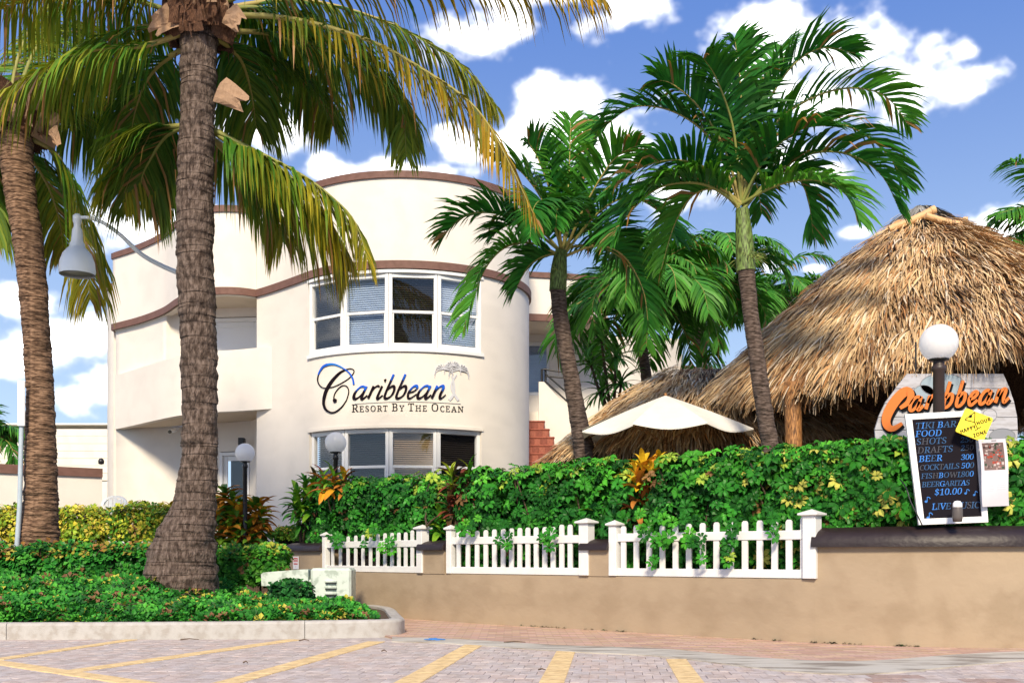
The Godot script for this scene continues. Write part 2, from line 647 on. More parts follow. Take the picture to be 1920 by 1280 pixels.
	mat("twig", L(0.11, 0.07, 0.045), 0.9)

# ---------------------------------------------------------------- ground
const WALL_X := [300.0, 480.0, 560.0, 680.0, 880.0, 1090.0, 1240.0, 1500.0, 1700.0, 1850.0, 1950.0, 2100.0, 2260.0]
const WALL_D := [22.4, 21.2, 20.2, 18.2, 16.1, 14.75, 13.85, 12.5, 11.9, 11.68, 11.66, 12.0, 12.8]
const EDGE_X := [745.0, 880.0, 1060.0, 1240.0, 1382.0, 1488.0, 1612.0, 1700.0, 1807.0, 1930.0, 2150.0]
const EDGE_LOW := [1203.0, 1209.0, 1223.0, 1230.0, 1249.0, 1262.0, 1267.0, 1261.0, 1249.0, 1238.0, 1227.0]
const EDGE_TOP := [1195.0, 1200.0, 1212.0, 1216.0, 1231.0, 1239.0, 1243.0, 1236.0, 1227.0, 1222.0, 1217.0]

func lin(xs: Array, ys: Array, x: float) -> float:
	for i in xs.size() - 1:
		if x <= xs[i + 1] or i == xs.size() - 2:
			return lerpf(ys[i], ys[i + 1], clampf((x - xs[i]) / (xs[i + 1] - xs[i]), 0.0, 1.0))
	return ys[0]

func smooth_lin(xs: Array, ys: Array, x: float) -> float:
	return (lin(xs, ys, x - 60.0) + lin(xs, ys, x - 30.0) + lin(xs, ys, x) + lin(xs, ys, x + 30.0) + lin(xs, ys, x + 60.0)) / 5.0

func G(x, y) -> Vector2:         # plan place of a spot on the street
	var d = F / (y - 1045.0)
	return Vector2((x - 960.0) / F * d, -d)

func W(x: float, back := 0.0) -> Vector2:         # plan place on the garden wall's front face, moved back from it
	var d = smooth_lin(WALL_X, WALL_D, x)
	var p = Vector2((x - 960.0) / F * d, -d)
	if back == 0.0:
		return p
	var d1 = smooth_lin(WALL_X, WALL_D, x - 25.0)
	var d2 = smooth_lin(WALL_X, WALL_D, x + 25.0)
	var t = (Vector2((x + 25.0 - 960.0) / F * d2, -d2) - Vector2((x - 25.0 - 960.0) / F * d1, -d1)).normalized()
	return p + Vector2(t.y, -t.x) * back

func sheet(called: String, plan: Array, y0: float, y1: float, m):
	var st = S()
	prism(st, plan, y0, y1)
	return structure(called, st, m)

func build_ground():
	structure("ground", box_mesh(Vector3(500, 0.2, 500)), M.street).position = Vector3(0, -0.19, -60)
	# the sandy bed under the pavers is the street; each paver is a piece of it
	var street = sheet("street", [Vector2(-16, -4), Vector2(16, -4), Vector2(16, -13.5), Vector2(-2, -14.2), Vector2(-16, -13.6)], -0.06, -0.016, M.bedding)
	var all = []
	for row in range(0, 31):
		var d = 5.6 + row * 0.28
		for col in range(-62, 62):
			var xx = (col + (0.5 if row % 2 else 0.0)) * 0.152 + 0.09 * (d - 8.5)
			if absf(xx) > 8.6:
				continue
			var px = 960.0 + F * xx / d
			var py = 1045.0 + F / d
			var lim = 1197.0 if px < 745.0 else lin(EDGE_X, EDGE_LOW, px) - 4.0
			if py < lim:
				continue
			var k = rng.randi() % 6
			if px > 1640.0 and py > 1262.0 and rng.randf() < 0.5:
				k = 6
			all.append([xx, d, k, px > -20 and px < 1940 and py < 1290.0, rr(-0.002, 0.002)])
	var stones = []
	for v in 3:
		stones.append(box_mesh(Vector3(0.149 - v * 0.0008, 0.05, 0.277 - v * 0.001), 0.004))
	var turn = Basis(Vector3.UP, atan(-0.09))
	var shown = 0
	var st = S()
	for a in all:       # nearest rows first
		if a[3] and shown < 300:
			shown += 1
			put("paver", stones[shown % 3], M.brick if a[2] == 6 else M["paver%d" % a[2]], street, Transform3D(turn, Vector3(a[0], -0.025 + a[4], -a[1])))
		else:
			st.set_color(M.brick.albedo_color.srgb_to_linear() if a[2] == 6 else M["paver%d" % a[2]].albedo_color.srgb_to_linear())
			bx(st, Vector3(a[0], -0.025 + a[4], -a[1]), Vector3(0.1485, 0.05, 0.2765), 0.004, turn)
	var mix_m = M.paver0.duplicate()
	mix_m.albedo_color = Color.WHITE
	mix_m.vertex_color_use_as_albedo = true
	M.paver_mix = mix_m
	stuff(obj("paver", st, mix_m, street))
	# yellow stall lines of coloured pavers
	for l in [[-8, 1237, 246, 1199.5, 0.16], [126, 1260, 552, 1199.5, 0.19], [403, 1287, 706, 1203, 0.21], [752, 1287, 891, 1208, 0.21], [1031, 1287, 1061, 1221.5, 0.2], [1302, 1287, 1268, 1236, 0.2], [-60, 1234, 300, 1287, 0.2]]:
		var a = G(l[0], l[1])
		var b = G(l[2], l[3])
		var dir = (b - a).normalized()
		var side = Vector2(dir.y, -dir.x) * l[4] * 0.5
		var ls = S()
		var n = int(a.distance_to(b) / 0.29)
		for i in n:
			var c = a + (b - a) * ((i + 0.5) / n)
			var B = Basis(Vector3.UP, atan2(-dir.x, -dir.y))
			bx(ls, Vector3(c.x, -0.017 + rr(-0.001, 0.001), c.y), Vector3(l[4], 0.05, a.distance_to(b) / n - 0.006), 0.004, B)
		structure("yellow_stall_line", ls, M.yellow_paver)
	# kerb gutter and footway on the right
	var low = []
	var top = []
	for i in 49:
		var x = 735.0 + i * 29.0
		low.append(G(x, smooth_lin(EDGE_X, EDGE_LOW, x)))
		top.append(G(x, smooth_lin(EDGE_X, EDGE_TOP, x)))
	var rev = top.duplicate()
	rev.reverse()
	sheet("gutter", low + rev, -0.06, 0.012, M.gutter)
	var back = []
	for i in 60:
		back.append(W(2230.0 - i * 29.0, 0.12))
	sheet("footway", top + back.slice(1), -0.06, 0.006, M.footway if M.has("footway") else make_footway())
	# raised court behind the wall
	var court = [Vector2(40, -60), Vector2(-40, -60), Vector2(-40, -22.6)]
	for i in 62:
		court.append(W(430.0 + i * 29.0, 0.5))
	sheet("court_ground", court, -0.05, 0.62, M.soil)
	sheet("court_paving", [Vector2(30, -60), Vector2(-40, -60), Vector2(-40, -24.2), Vector2(-6, -23.4), Vector2(0, -21.5), Vector2(6, -21.0), Vector2(30, -21)], 0.5, 1.2, M.soil)

func make_footway():
	var im = Image.create(256, 256, false, Image.FORMAT_RGB8)
	im.fill(Color(0.82, 0.75, 0.70))
	var r2 = RandomNumberGenerator.new()
	r2.seed = 8
	for j in 16:
		for i in 8:
			var k = r2.randf_range(0.84, 1.0)
			var c = Color(k, k * r2.randf_range(0.88, 0.95), k * r2.randf_range(0.80, 0.92))
			var x = i * 32 + (16 if j % 2 else 0)
			im.fill_rect(Rect2i(posmod(x, 256) + 1, j * 16 + 1, 30, 14), c)
			if posmod(x, 256) > 226:
				im.fill_rect(Rect2i(0, j * 16 + 1, posmod(x, 256) + 31 - 256, 14), c)
	var m = mat("footway", L(0.60, 0.49, 0.42), 0.92)
	tex(m, ImageTexture.create_from_image(im), 0.6)
	return m

# ---------------------------------------------------------------- resort building
const TX := -2.61
const TD := 27.5
const TR := 3.05

func tower(a: float, r := TR) -> Vector2:      # plan point of the round tower at an angle (degrees, 0 faces the street)
	return Vector2(TX + r * sin(deg_to_rad(a)), -TD + r * cos(deg_to_rad(a)))

func arc(a0: float, a1: float, step: float, r := TR) -> Array:
	var out = []
	var n = maxi(1, int(round((a1 - a0) / step)))
	for i in n + 1:
		out.append(tower(a0 + (a1 - a0) * i / n, r))
	return out

func band(parent, called: String, plan: Array, out_by: float, thick: float, y0: float, y1: float, m):
	var st = S()
	var o = inset(plan, -out_by)
	wall_grid(st, o, inset(plan, thick - out_by), [y0, y1])
	return obj(called, st, m, parent)

func build_resort():
	var b = thing("resort_building", "cream two storey resort building with a round front tower and brown bands", "building", Vector3(-3, 0, -27))
	# tower drum with one long opening per storey
	var ang = []
	var o = []
	var inn = []
	var flare = spline([V2(-6.5, 27.14), V2(-6.05, 26.72), V2(-5.42, 26.06), tower(-47)], 9)
	var fin = inset(flare, 0.22)
	for i in 9:
		ang.append(-90.0)
		o.append(flare[i])
		inn.append(fin[i])
	for i in 21:
		ang.append(-47.0 + 85.5 * i / 20.0)
	for i in 22:
		ang.append(43.0 + i * 5.0)
	for a in ang:
		if a > -80.0:
			o.append(tower(a))
			inn.append(tower(a, TR - 0.22))
	var st = S()
	wall_grid(st, o, inn, [0.6, 2.25, 3.97, 5.80, 7.53, 9.7], func(c, r): return not ((r == 1 or r == 3) and ang[c] > -47.1 and ang[c] < 38.4))
	obj("tower_wall", st, M.stucco, b)
	band(b, "band", o, 0.06, 0.1, 7.62, 7.80, M.band)
	band(b, "coping", o, 0.05, 0.34, 9.7, 9.86, M.band)
	for yy in [1.15, 4.75, 7.6, 9.0]:
		var fs = S()
		prism(fs, arc(-180, 170, 10, TR - 0.24), yy, yy + 0.16)
		obj("floor", fs, M.room_dark, b)
	var rs = S()
	wall_grid(rs, arc(-85, 75, 8, TR - 1.1), arc(-85, 75, 8, TR - 1.16), [1.3, 9.0])
	obj("dark_backing", rs, M.room_dark, b)  # added backing that keeps the tower dark behind its windows
	# raised plaster frame round the lower windows
	var cuts = [-47.0, -25.6, -4.25, 17.1, 38.5]
	for row in 2:
		var y0 = [2.25, 5.80][row]
		var y1 = [3.97, 7.53][row]
		for k in 4:
			var p0 = tower(cuts[k], TR - (0.09 if row == 0 else 0.03))
			var p1 = tower(cuts[k + 1], TR - (0.09 if row == 0 else 0.03))
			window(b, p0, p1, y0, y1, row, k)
		var hd = S()
		wall_grid(hd, arc(-47.6, 39.1, 4, TR + 0.03), arc(-47.6, 39.1, 4, TR - 0.05), [y1 + 0.002, y1 + 0.07])
		obj("window_head", hd, M.stucco if row == 0 else M.vinyl, b)
		var sl = S()
		wall_grid(sl, arc(-47.6, 39.1, 4, TR + 0.05), arc(-47.6, 39.1, 4, TR - 0.05), [y0 - 0.08, y0 - 0.002])
		obj("window_sill", sl, M.vinyl if row == 1 else M.stucco, b)
	# left wing: roof mass with a bowed overhang
	var mass = [V2(-11.75, 40), V2(-11.75, 36), V2(-11.7, 33), V2(-11.65, 31.1)] + spline([V2(-11.65, 31.1), V2(-10.5, 30.15), V2(-9.5, 29.08), V2(-8.8, 28.05), V2(-8.2, 27.3), V2(-7.55, 26.9), V2(-6.95, 26.88), V2(-6.5, 27.13)], 40).slice(1)
	var ms = S()
	wall_grid(ms, mass, inset(mass, 0.22), [7.62, 9.7])
	obj("roof_wall", ms, M.stucco, b)
	band(b, "band", mass, 0.05, 0.08, 7.62, 7.80, M.band)
	band(b, "coping", mass, 0.05, 0.34, 9.7, 9.86, M.band)
	var ro = S()
	prism(ro, inset(mass, 0.24) + [V2(-5.2, 28), V2(-5.2, 40)], 7.66, 7.8)
	obj("soffit", ro, M.soffit, b)
	var ro2 = S()
	prism(ro2, inset(mass, 0.24) + [V2(-5.2, 28), V2(-5.2, 40)], 9.0, 9.1)
	obj("roof", ro2, M.concrete, b)
	# lower step of the roof at the far left corner
	var lw = S()
	wall_grid(lw, [V2(-12.05, 40), V2(-12.05, 33), V2(-12.0, 31.6), V2(-11.7, 31.3)], inset([V2(-12.05, 40), V2(-12.05, 33), V2(-12.0, 31.6), V2(-11.7, 31.3)], 0.2), [0.6, 8.9])
	obj("corner_wall", lw, M.stucco, b)
	band(b, "coping", [V2(-12.05, 40), V2(-12.05, 33), V2(-12.0, 31.6), V2(-11.72, 31.32)], 0.05, 0.3, 8.9, 9.05, M.band)
	# upper floor wall with the balcony door
	var up = [V2(-11.68, 40), V2(-11.68, 33), V2(-11.58, 31.15)] + spline([V2(-11.58, 31.15), V2(-10.46, 30.22), V2(-9.45, 29.16)], 8).slice(1) + [V2(-9.38, 29.3), V2(-8.15, 28.55), V2(-6.68, 28.4)] + spline([V2(-6.68, 28.4), V2(-6.64, 28.0), V2(-6.57, 27.55), V2(-6.45, 27.15)], 8).slice(1)
	var us = S()
	var nu = up.size() - 1
	wall_grid(us, up, inset(up, 0.2), [4.8, 7.42, 7.66], func(c, r): return not (c == nu - 9 and r == 0))
	obj("upper_wall", us, M.stucco, b)
	door(b, V2(-8.15, 28.61), V2(-6.68, 28.46), 4.95, 7.40, false)
	# balcony: bowed parapet and slab
	var bal = spline([V2(-11.55, 30.98), V2(-10.62, 29.98), V2(-9.62, 28.86), V2(-8.75, 27.98), V2(-7.85, 27.4), V2(-7.0, 27.1), V2(-6.3, 26.8), V2(-5.55, 26.5)], 32)
	var bs = S()
	wall_grid(bs, bal, inset(bal, 0.2), [4.72, 6.28])
	obj("balcony_parapet", bs, M.stucco, b)
	var sb = S()
	prism(sb, inset(bal, 0.19) + [V2(-6.1, 27.1), V2(-6.7, 29.1), V2(-9, 30.2), V2(-10.9, 31.2)], 4.76, 4.95)
	obj("balcony_slab", sb, M.soffit, b)
	# ground floor wall with the glazed entrance door
	var dn = [V2(-11.62, 40), V2(-11.62, 33), V2(-11.52, 31.0), V2(-10.4, 31.0), V2(-9.45, 31.05), V2(-9.2, 30.2), V2(-8.15, 29.75), V2(-7.25, 29.45)] + spline([V2(-7.25, 29.45), V2(-6.95, 28.9), V2(-6.72, 28.0), V2(-6.45, 27.15)], 10).slice(1)
	var ds = S()
	wall_grid(ds, dn, inset(dn, 0.2), [0.6, 3.95, 4.80], func(c, r): return not (c == 6 and r == 0))
	obj("lower_wall", ds, M.stucco, b)
	door(b, V2(-8.15, 29.8), V2(-7.25, 29.5), 1.2, 3.93, true)
	# round vent in the roof wall
	var vs = S()
	var vc = P(443, 511, 26.98)
	tube(vs, [vc + Vector3(0, 0, -0.1), vc + Vector3(0, 0, 0.03)], [0.13, 0.13], 20)
	var vent = obj("round_vent", vs, M.band, b)
	var vs2 = S()
	tube(vs2, [vc + Vector3(0, 0, 0.02), vc + Vector3(0, 0, 0.036)], [0.085, 0.085], 20)
	obj("vent_hole", vs2, M.slot, vent)
	# wing to the right of the tower
	var rw = [V2(-0.6, 29.3), V2(0.4, 29.5), V2(1.5, 29.7), V2(2.7, 30.0), V2(2.8, 32)]
	var rws = S()
	wall_grid(rws, rw, inset(rw, 0.2), [7.62, 8.75])
	obj("wing_wall", rws, M.stucco, b)
	band(b, "band", rw, 0.05, 0.1, 7.55, 7.74, M.band)
	band(b, "coping", rw, 0.05, 0.3, 8.75, 8.9, M.band)
	var sf = S()
	prism(sf, [V2(-0.5, 29.6), V2(2.6, 30.15), V2(2.7, 33), V2(-0.5, 33)], 7.66, 7.8)
	obj("soffit", sf, M.soffit, b)
	var rb = [V2(-0.4, 31.9), V2(0.25, 31.9), V2(1.12, 31.9), V2(1.5, 31.9), V2(5.2, 32.6), V2(5.3, 36)]
	var rbs = S()
	wall_grid(rbs, rb, inset(rb, 0.2), [0.6, 5.85, 7.45, 7.68], func(c, r): return not (c == 1 and r == 1))
	obj("wing_wall", rbs, M.stucco, b)
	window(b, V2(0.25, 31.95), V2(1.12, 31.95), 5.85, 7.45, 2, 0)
	var lowr = [V2(5.2, 32.5), V2(7.2, 33.5), V2(7.3, 40)]
	var lrs = S()
	wall_grid(lrs, lowr, inset(lowr, 0.2), [0.6, 6.7])
	obj("wing_wall", lrs, M.stucco, b)
	band(b, "coping", lowr, 0.05, 0.3, 6.7, 6.85, M.band)
	# landing wall and stair with tiled steps
	var lws = S()
	prism_side(lws, [Vector2(0.72, 0.6), Vector2(4.0, 0.6), Vector2(4.0, 2.6), Vector2(2.05, 4.45), Vector2(0.86, 5.72), Vector2(0.72, 5.72)], -28.9, -28.65)
	obj("stair_wall", lws, M.stucco, b)
	var land = S()
	prism(land, [V2(-0.2, 28.9), V2(0.75, 28.9), V2(1.6, 31.8), V2(-0.2, 31.8)], 4.4, 4.95)
	obj("landing", land, M.stucco, b)
	for i in 9:
		var yt = 4.63 - i * 0.218
		var x1 = 0.86 + i * 0.125 + (0.03 if i > 3 else 0.0)
		var ss = S()
		bx(ss, Vector3((x1 - 0.4) * 0.5, yt - 0.14, -28.45 + i * 0.02), Vector3(x1 + 0.4, 0.17, 0.36 + i * 0.04), 0.004)
		var step = obj("stair_step", ss, M.terracotta, b)
		var tr = S()
		bx(tr, Vector3((x1 - 0.4) * 0.5 + 0.012, yt - 0.028, -28.44 + i * 0.02), Vector3(x1 + 0.42, 0.052, 0.38 + i * 0.04), 0.02)
		obj("tread", tr, M.terracotta_edge, step)
		for k in 5:
			var xa = x1 - 0.1 - k * 0.17
			if xa > 0.35:
				var rt = S()
				bx(rt, Vector3(xa, yt - 0.14, -28.45 + i * 0.02 + 0.18 + i * 0.02), Vector3(0.155, 0.15, 0.012), 0.004)
				obj("riser_tile", rt, M.terracotta if k % 2 else M.terracotta_edge, step)
	# black hand rails
	for r in [[[1016, 692], [1016, 722]], [[1023, 690], [1023, 716]]]:
		var ps = S()
		tube(ps, [P(r[0][0], r[0][1], 28.7), P(r[1][0], r[1][1], 28.7)], [0.035, 0.035], 6)
		obj("rail_post", ps, M.black_metal, b)
	for r in [[[1018, 692], [1075, 700]], [[1024, 705], [1075, 710]], [[1022, 700], [1100, 768]], [[1022, 714], [1100, 786]]]:
		var ps = S()
		tube(ps, [P(r[0][0], r[0][1], 28.65), P(r[1][0], r[1][1], 28.6)], [0.026, 0.026], 6)
		obj("hand_rail", ps, M.black_metal, b)

func prism_side(st, pts: Array, z0: float, z1: float):       # a plate standing across the view: outline in (x, y)
	var pk = PackedVector2Array(pts)
	var tri = Geometry2D.triangulate_polygon(pk)
	st.set_smooth_group(-1)
	for i in range(0, tri.size(), 3):
		for z in [z0, z1]:
			var q = []
			for k in 3:
				q.append(Vector3(pk[tri[i + k]].x, pk[tri[i + k]].y, z))
			poly(st, q, (q[0] + q[1] + q[2]) / 3.0 + Vector3(0, 0, (z0 + z1) - 2.0 * z))
	var cw = Geometry2D.is_polygon_clockwise(pk)
	for i in pk.size():
		var a = pk[i]
		var b = pk[(i + 1) % pk.size()]
		var nrm = Vector2(b.y - a.y, a.x - b.x).normalized() * (-1.0 if cw else 1.0)
		var mid = (a + b) * 0.5 - nrm * 0.02
		poly(st, [Vector3(a.x, a.y, z0), Vector3(b.x, b.y, z0), Vector3(b.x, b.y, z1), Vector3(a.x, a.y, z1)], Vector3(mid.x, mid.y, (z0 + z1) / 2))

func facet(p0: Vector2, p1: Vector2) -> Transform3D:          # x along the wall from p0, y up, z out of the wall
	var d = (p1 - p0).normalized()
	return Transform3D(Basis(Vector3(d.x, 0, d.y), Vector3.UP, Vector3(-d.y, 0, d.x)), Vector3(p0.x, 0, p0.y))

func bar(st, T: Transform3D, x0, x1, y0, y1, z0, z1, b := 0.008):
	bx(st, T * Vector3((x0 + x1) * 0.5, (y0 + y1) * 0.5, (z0 + z1) * 0.5), Vector3(x1 - x0, y1 - y0, z1 - z0), b, T.basis)

func window(parent, p0: Vector2, p1: Vector2, y0: float, y1: float, row: int, k: int):
	var T = facet(p0, p1)
	var w = p0.distance_to(p1)
	var j = 0.085
	var st = S()
	bar(st, T, 0.002, j, y0 + 0.002, y1 - 0.002, -0.1, 0.03)
	bar(st, T, w - j, w - 0.002, y0 + 0.002, y1 - 0.002, -0.1, 0.03)
	bar(st, T, j, w - j, y1 - 0.1, y1 - 0.002, -0.1, 0.028)
	bar(st, T, j, w - j, y0 + 0.002, y0 + 0.1, -0.1, 0.034)
	var f = obj("window", st, M.vinyl, parent)
	var mid = lerpf(y0, y1, 0.49)
	if row == 2:
		mid = y0 + 0.02
	else:
		var s2 = S()
		bar(s2, T, j, w - j, mid - 0.03, mid + 0.035, -0.08, 0.0, 0.006)
		bar(s2, T, j, j + 0.035, y0 + 0.1, mid - 0.03, -0.08, -0.01, 0.005)
		bar(s2, T, w - j - 0.035, w - j, y0 + 0.1, mid - 0.03, -0.08, -0.01, 0.005)
		bar(s2, T, j + 0.035, w - j - 0.035, y0 + 0.1, y0 + 0.135, -0.08, -0.012, 0.005)
		obj("sash", s2, M.vinyl, f)
		var g1 = S()
		bar(g1, T, j, w - j, y0 + 0.1, mid, -0.052, -0.046, 0.0)
		obj("pane", g1, M.glass, f)
	var g2 = S()
	bar(g2, T, j, w - j, mid + 0.02, y1 - 0.1, -0.032, -0.026, 0.0)
	obj("pane", g2, M.glass, f)
	# slatted blind behind the glass; blue ones paint in the reflected sky
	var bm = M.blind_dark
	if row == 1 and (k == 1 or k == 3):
		bm = M.blind_reflected_sky
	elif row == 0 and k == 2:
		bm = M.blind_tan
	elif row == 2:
		bm = M.blind_reflected_sky
	var bs = S()
	var n = int((y1 - y0 - 0.1) / 0.05)
	for i in n:
		var yy = y0 + 0.08 + (i + 0.5) * (y1 - y0 - 0.12) / n
		var c = T * Vector3(w * 0.5, yy, -0.16)
		bx(bs, c, Vector3(w - 0.1, 0.006, 0.05), 0.0, T.basis * Basis(Vector3.RIGHT, 0.75))
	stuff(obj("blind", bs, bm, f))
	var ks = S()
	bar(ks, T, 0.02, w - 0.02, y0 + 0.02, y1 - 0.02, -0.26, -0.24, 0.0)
	obj("shade", ks, bm if bm != M.blind_dark else M.room_dark, f)  # backing sheet

func door(parent, p0: Vector2, p1: Vector2, y0: float, y1: float, glazed: bool):
	var T = facet(p0, p1)
	var w = p0.distance_to(p1)
	var st = S()
	bar(st, T, 0.0, 0.09, y0, y1, -0.1, 0.06)
	bar(st, T, w - 0.09, w, y0, y1, -0.1, 0.06)
	bar(st, T, 0.09, w - 0.09, y1 - 0.1, y1, -0.1, 0.055)
	var f = obj("door_frame", st, M.vinyl, parent)
	var leaf = S()
	bar(leaf, T, 0.09, w - 0.09, y0, y0 + 0.35, -0.06, -0.02)
	bar(leaf, T, 0.09, 0.21, y0 + 0.35, y1 - 0.1, -0.06, -0.02)
	bar(leaf, T, w - 0.21, w - 0.09, y0 + 0.35, y1 - 0.1, -0.06, -0.02)
	bar(leaf, T, 0.21, w - 0.21, y1 - 0.24, y1 - 0.1, -0.06, -0.02)
	var d = obj("door", leaf, M.vinyl, parent)
	var g1 = S()
	bar(g1, T, 0.21, w - 0.21, y0 + 0.35, y1 - 0.24, -0.05, -0.035, 0.0)
	obj("pane" if glazed else "panel", g1, M.glass if glazed else M.vinyl, d)
	if glazed:
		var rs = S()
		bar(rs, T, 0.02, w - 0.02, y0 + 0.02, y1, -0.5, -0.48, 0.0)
		obj("shade", rs, M.room_dark, f)  # near-black sheet, the dark interior put into its colour
	var hs = S()
	tube(hs, [T * Vector3(w - 0.16, y0 + 1.05, -0.02), T * Vector3(w - 0.16, y0 + 1.05, 0.05), T * Vector3(w - 0.28, y0 + 1.05, 0.05)], [0.012, 0.012, 0.012], 6)
	obj("handle", hs, M.black_metal, d)

# ---------------------------------------------------------------- left background
func build_left_background():
	var w = thing("boundary_wall", "plain beige wall with a brown coping left of the resort building", "wall", Vector3(-14, 0, -26))
	var plan = [V2(-19.5, 24.2), V2(-15.5, 25.4), V2(-11.0, 28.6)]
	var st = S()
	wall_grid(st, plan, inset(plan, 0.2), [0.0, 3.15])
	obj("wall_panel", st, M.stucco, w)
	band(w, "coping", plan, 0.06, 0.34, 3.15, 3.38, M.band)
	var lamp = S()
	lathe(lamp, [Vector2(0.0, 0.0), Vector2(0.07, 0.02), Vector2(0.08, 0.1), Vector2(0.05, 0.16), Vector2(0.0, 0.18)], P(189, 871, 28.4), 12)
	tag(obj("wall_lamp", lamp, M.black_metal), "tiny dark lamp on top of the brown coped beige wall at left", "lamp")
	# pale houses far behind
	var h = thing("boarded_house", "far pale house with long horizontal boards left of the resort", "house", Vector3(-24, 0, -55))
	var hs = S()
	bx(hs, Vector3(-23.0, 3.5, -57), Vector3(8.0, 7.4, 4))
	obj("house_wall", hs, M.far_white, h)
	for i in 7:
		var bs = S()
		bx(bs, Vector3(-23.0, 5.15 + i * 0.38, -54.96), Vector3(8.0, 0.372, 0.07), 0.012)
		obj("board", bs, M.far_white, h)
	var rf = S()
	bx(rf, Vector3(-23.0, 7.86, -57.0), Vector3(8.1, 0.10, 4.2), 0.02)
	obj("roof", rf, M.far_white, h)
	var h2 = thing("far_house", "low far white house with pale roof at the left edge", "house", Vector3(-30, 0, -58))
	var h2s = S()
	bx(h2s, Vector3(-31.5, 3.0, -60), Vector3(7.6, 6.4, 4))
	obj("house_wall", h2s, M.far_white, h2)
	for i in 3:
		var bs = S()
		bx(bs, Vector3(-31.5, 5.3 + i * 0.4, -57.96), Vector3(7.6, 0.36, 0.08), 0.03)
		obj("board", bs, M.far_white, h2)
	var r2 = S()
	prism_side(r2, [Vector2(-35.8, 6.22), Vector2(-27.2, 6.22), Vector2(-31.5, 7.3)], -62.2, -57.7)
	obj("roof", r2, M.far_white, h2)
	# car whose tail reaches into the picture
	var c = thing("parked_car", "silver car tail at the left edge behind the green hedge", "car", Vector3(-11.5, 0, -20.6))
	var side = [Vector2(-13.6, 0.32), Vector2(-9.62, 0.36), Vector2(-9.45, 0.62), Vector2(-9.5, 1.05), Vector2(-9.85, 1.12), Vector2(-10.55, 1.52), Vector2(-12.0, 1.55), Vector2(-12.7, 1.1), Vector2(-13.6, 0.95)]
	var cs = S()
	prism_side(cs, side, -21.4, -19.8)
	obj("body", cs, M.silver_car, c)
	var gs = S()
	prism_side(gs, [Vector2(-9.98, 1.13), Vector2(-10.6, 1.46), Vector2(-11.95, 1.48), Vector2(-12.5, 1.13)], -21.42, -19.78)
	obj("side_window", gs, M.car_glass, c)
	var rg = S()
	bx(rg, Vector3(-10.13, 1.33, -20.6), Vector3(0.03, 0.36, 1.3), 0.0, Basis(Vector3.BACK, 1.05))
	obj("rear_window", rg, M.car_glass, c)
	for z in [-21.2, -20.0]:
		var ts = S()
		bx(ts, Vector3(-9.5, 0.86, z), Vector3(0.16, 0.2, 0.36), 0.03)
		obj("tail_lamp", ts, M.tail_red, c)
	var bp = S()
	bx(bp, Vector3(-9.48, 0.5, -20.6), Vector3(0.16, 0.2, 1.66), 0.05)
	obj("bumper", bp, M.slot, c)
	for x in [-10.4, -12.9]:
		for z in [-21.35, -19.85]:
			var ws = S()
			tube(ws, [Vector3(x, 0.33, z - 0.1), Vector3(x, 0.33, z + 0.1)], [0.33, 0.33], 20)
			var wheel = obj("wheel", ws, M.tyre, c)
			var hs2 = S()
			tube(hs2, [Vector3(x, 0.33, z - 0.108), Vector3(x, 0.33, z + 0.108)], [0.2, 0.2], 12)
			obj("rim", hs2, M.silver_car, wheel)

# ---------------------------------------------------------------- garden wall and fences
func wall_run(x0: float, x1: float, n: int, out := 0.0) -> Array:
	var r = []
	for i in n + 1:
		r.append(W(lerpf(x0, x1, float(i) / n), -out))
	return r

func cap_shape(parent, plan: Array, y0: float, y1: float, depth: float, ends: bool):    # a rounded brown coping along the plan line (front face)
	var prof = []
	var over = 0.07
	for i in 9:
		var t = PI * i / 8.0
		prof.append(Vector2(depth * 0.5 - cos(t) * (depth * 0.5 + over), y0 + 0.04 + sin(t) * (y1 - y0 - 0.04)))
	prof.push_front(Vector2(-over, y0))
	prof.append(Vector2(depth + over, y0))
	var rows = []
	for p in prof:
		var r = []
		var off = inset(plan, p.x)
		for q in off:
			r.append(Vector3(q.x, p.y, q.y))
		rows.append(r)
	var mid = inset(plan, depth * 0.5)
	var st = S()
	st.set_smooth_group(1)
	for i in rows.size():
		var i2 = (i + 1) % rows.size()
		if i2 == 0:
			st.set_smooth_group(-1)
		for k in plan.size() - 1:
			var ref = Vector3((mid[k].x + mid[k + 1].x) * 0.5, lerpf(y0, y1, 0.4), (mid[k].y + mid[k + 1].y) * 0.5)
			poly(st, [rows[i][k], rows[i][k + 1], rows[i2][k + 1], rows[i2][k]], ref)
	st.set_smooth_group(-1)
	for e in [0, plan.size() - 1]:
		var pts = []
		for r in rows:
			pts.append(r[e])
		var k = 1 if e == 0 else plan.size() - 2
		poly(st, pts, Vector3(mid[k].x, lerpf(y0, y1, 0.4), mid[k].y))
	return obj("wall_cap", st, M.cap, parent)

func picket_mesh(h: float) -> Mesh:
	var w = 0.04
	var pts = [Vector2(-w, 0), Vector2(w, 0), Vector2(w, h - 0.035), Vector2(w * 0.8, h - 0.013), Vector2(w * 0.4, h - 0.001), Vector2(-w * 0.4, h - 0.001), Vector2(-w * 0.8, h - 0.013), Vector2(-w, h - 0.035)]
	var st = S()
	prism_side(st, pts, -0.011, 0.011)
	st.generate_normals()
	return st.commit()

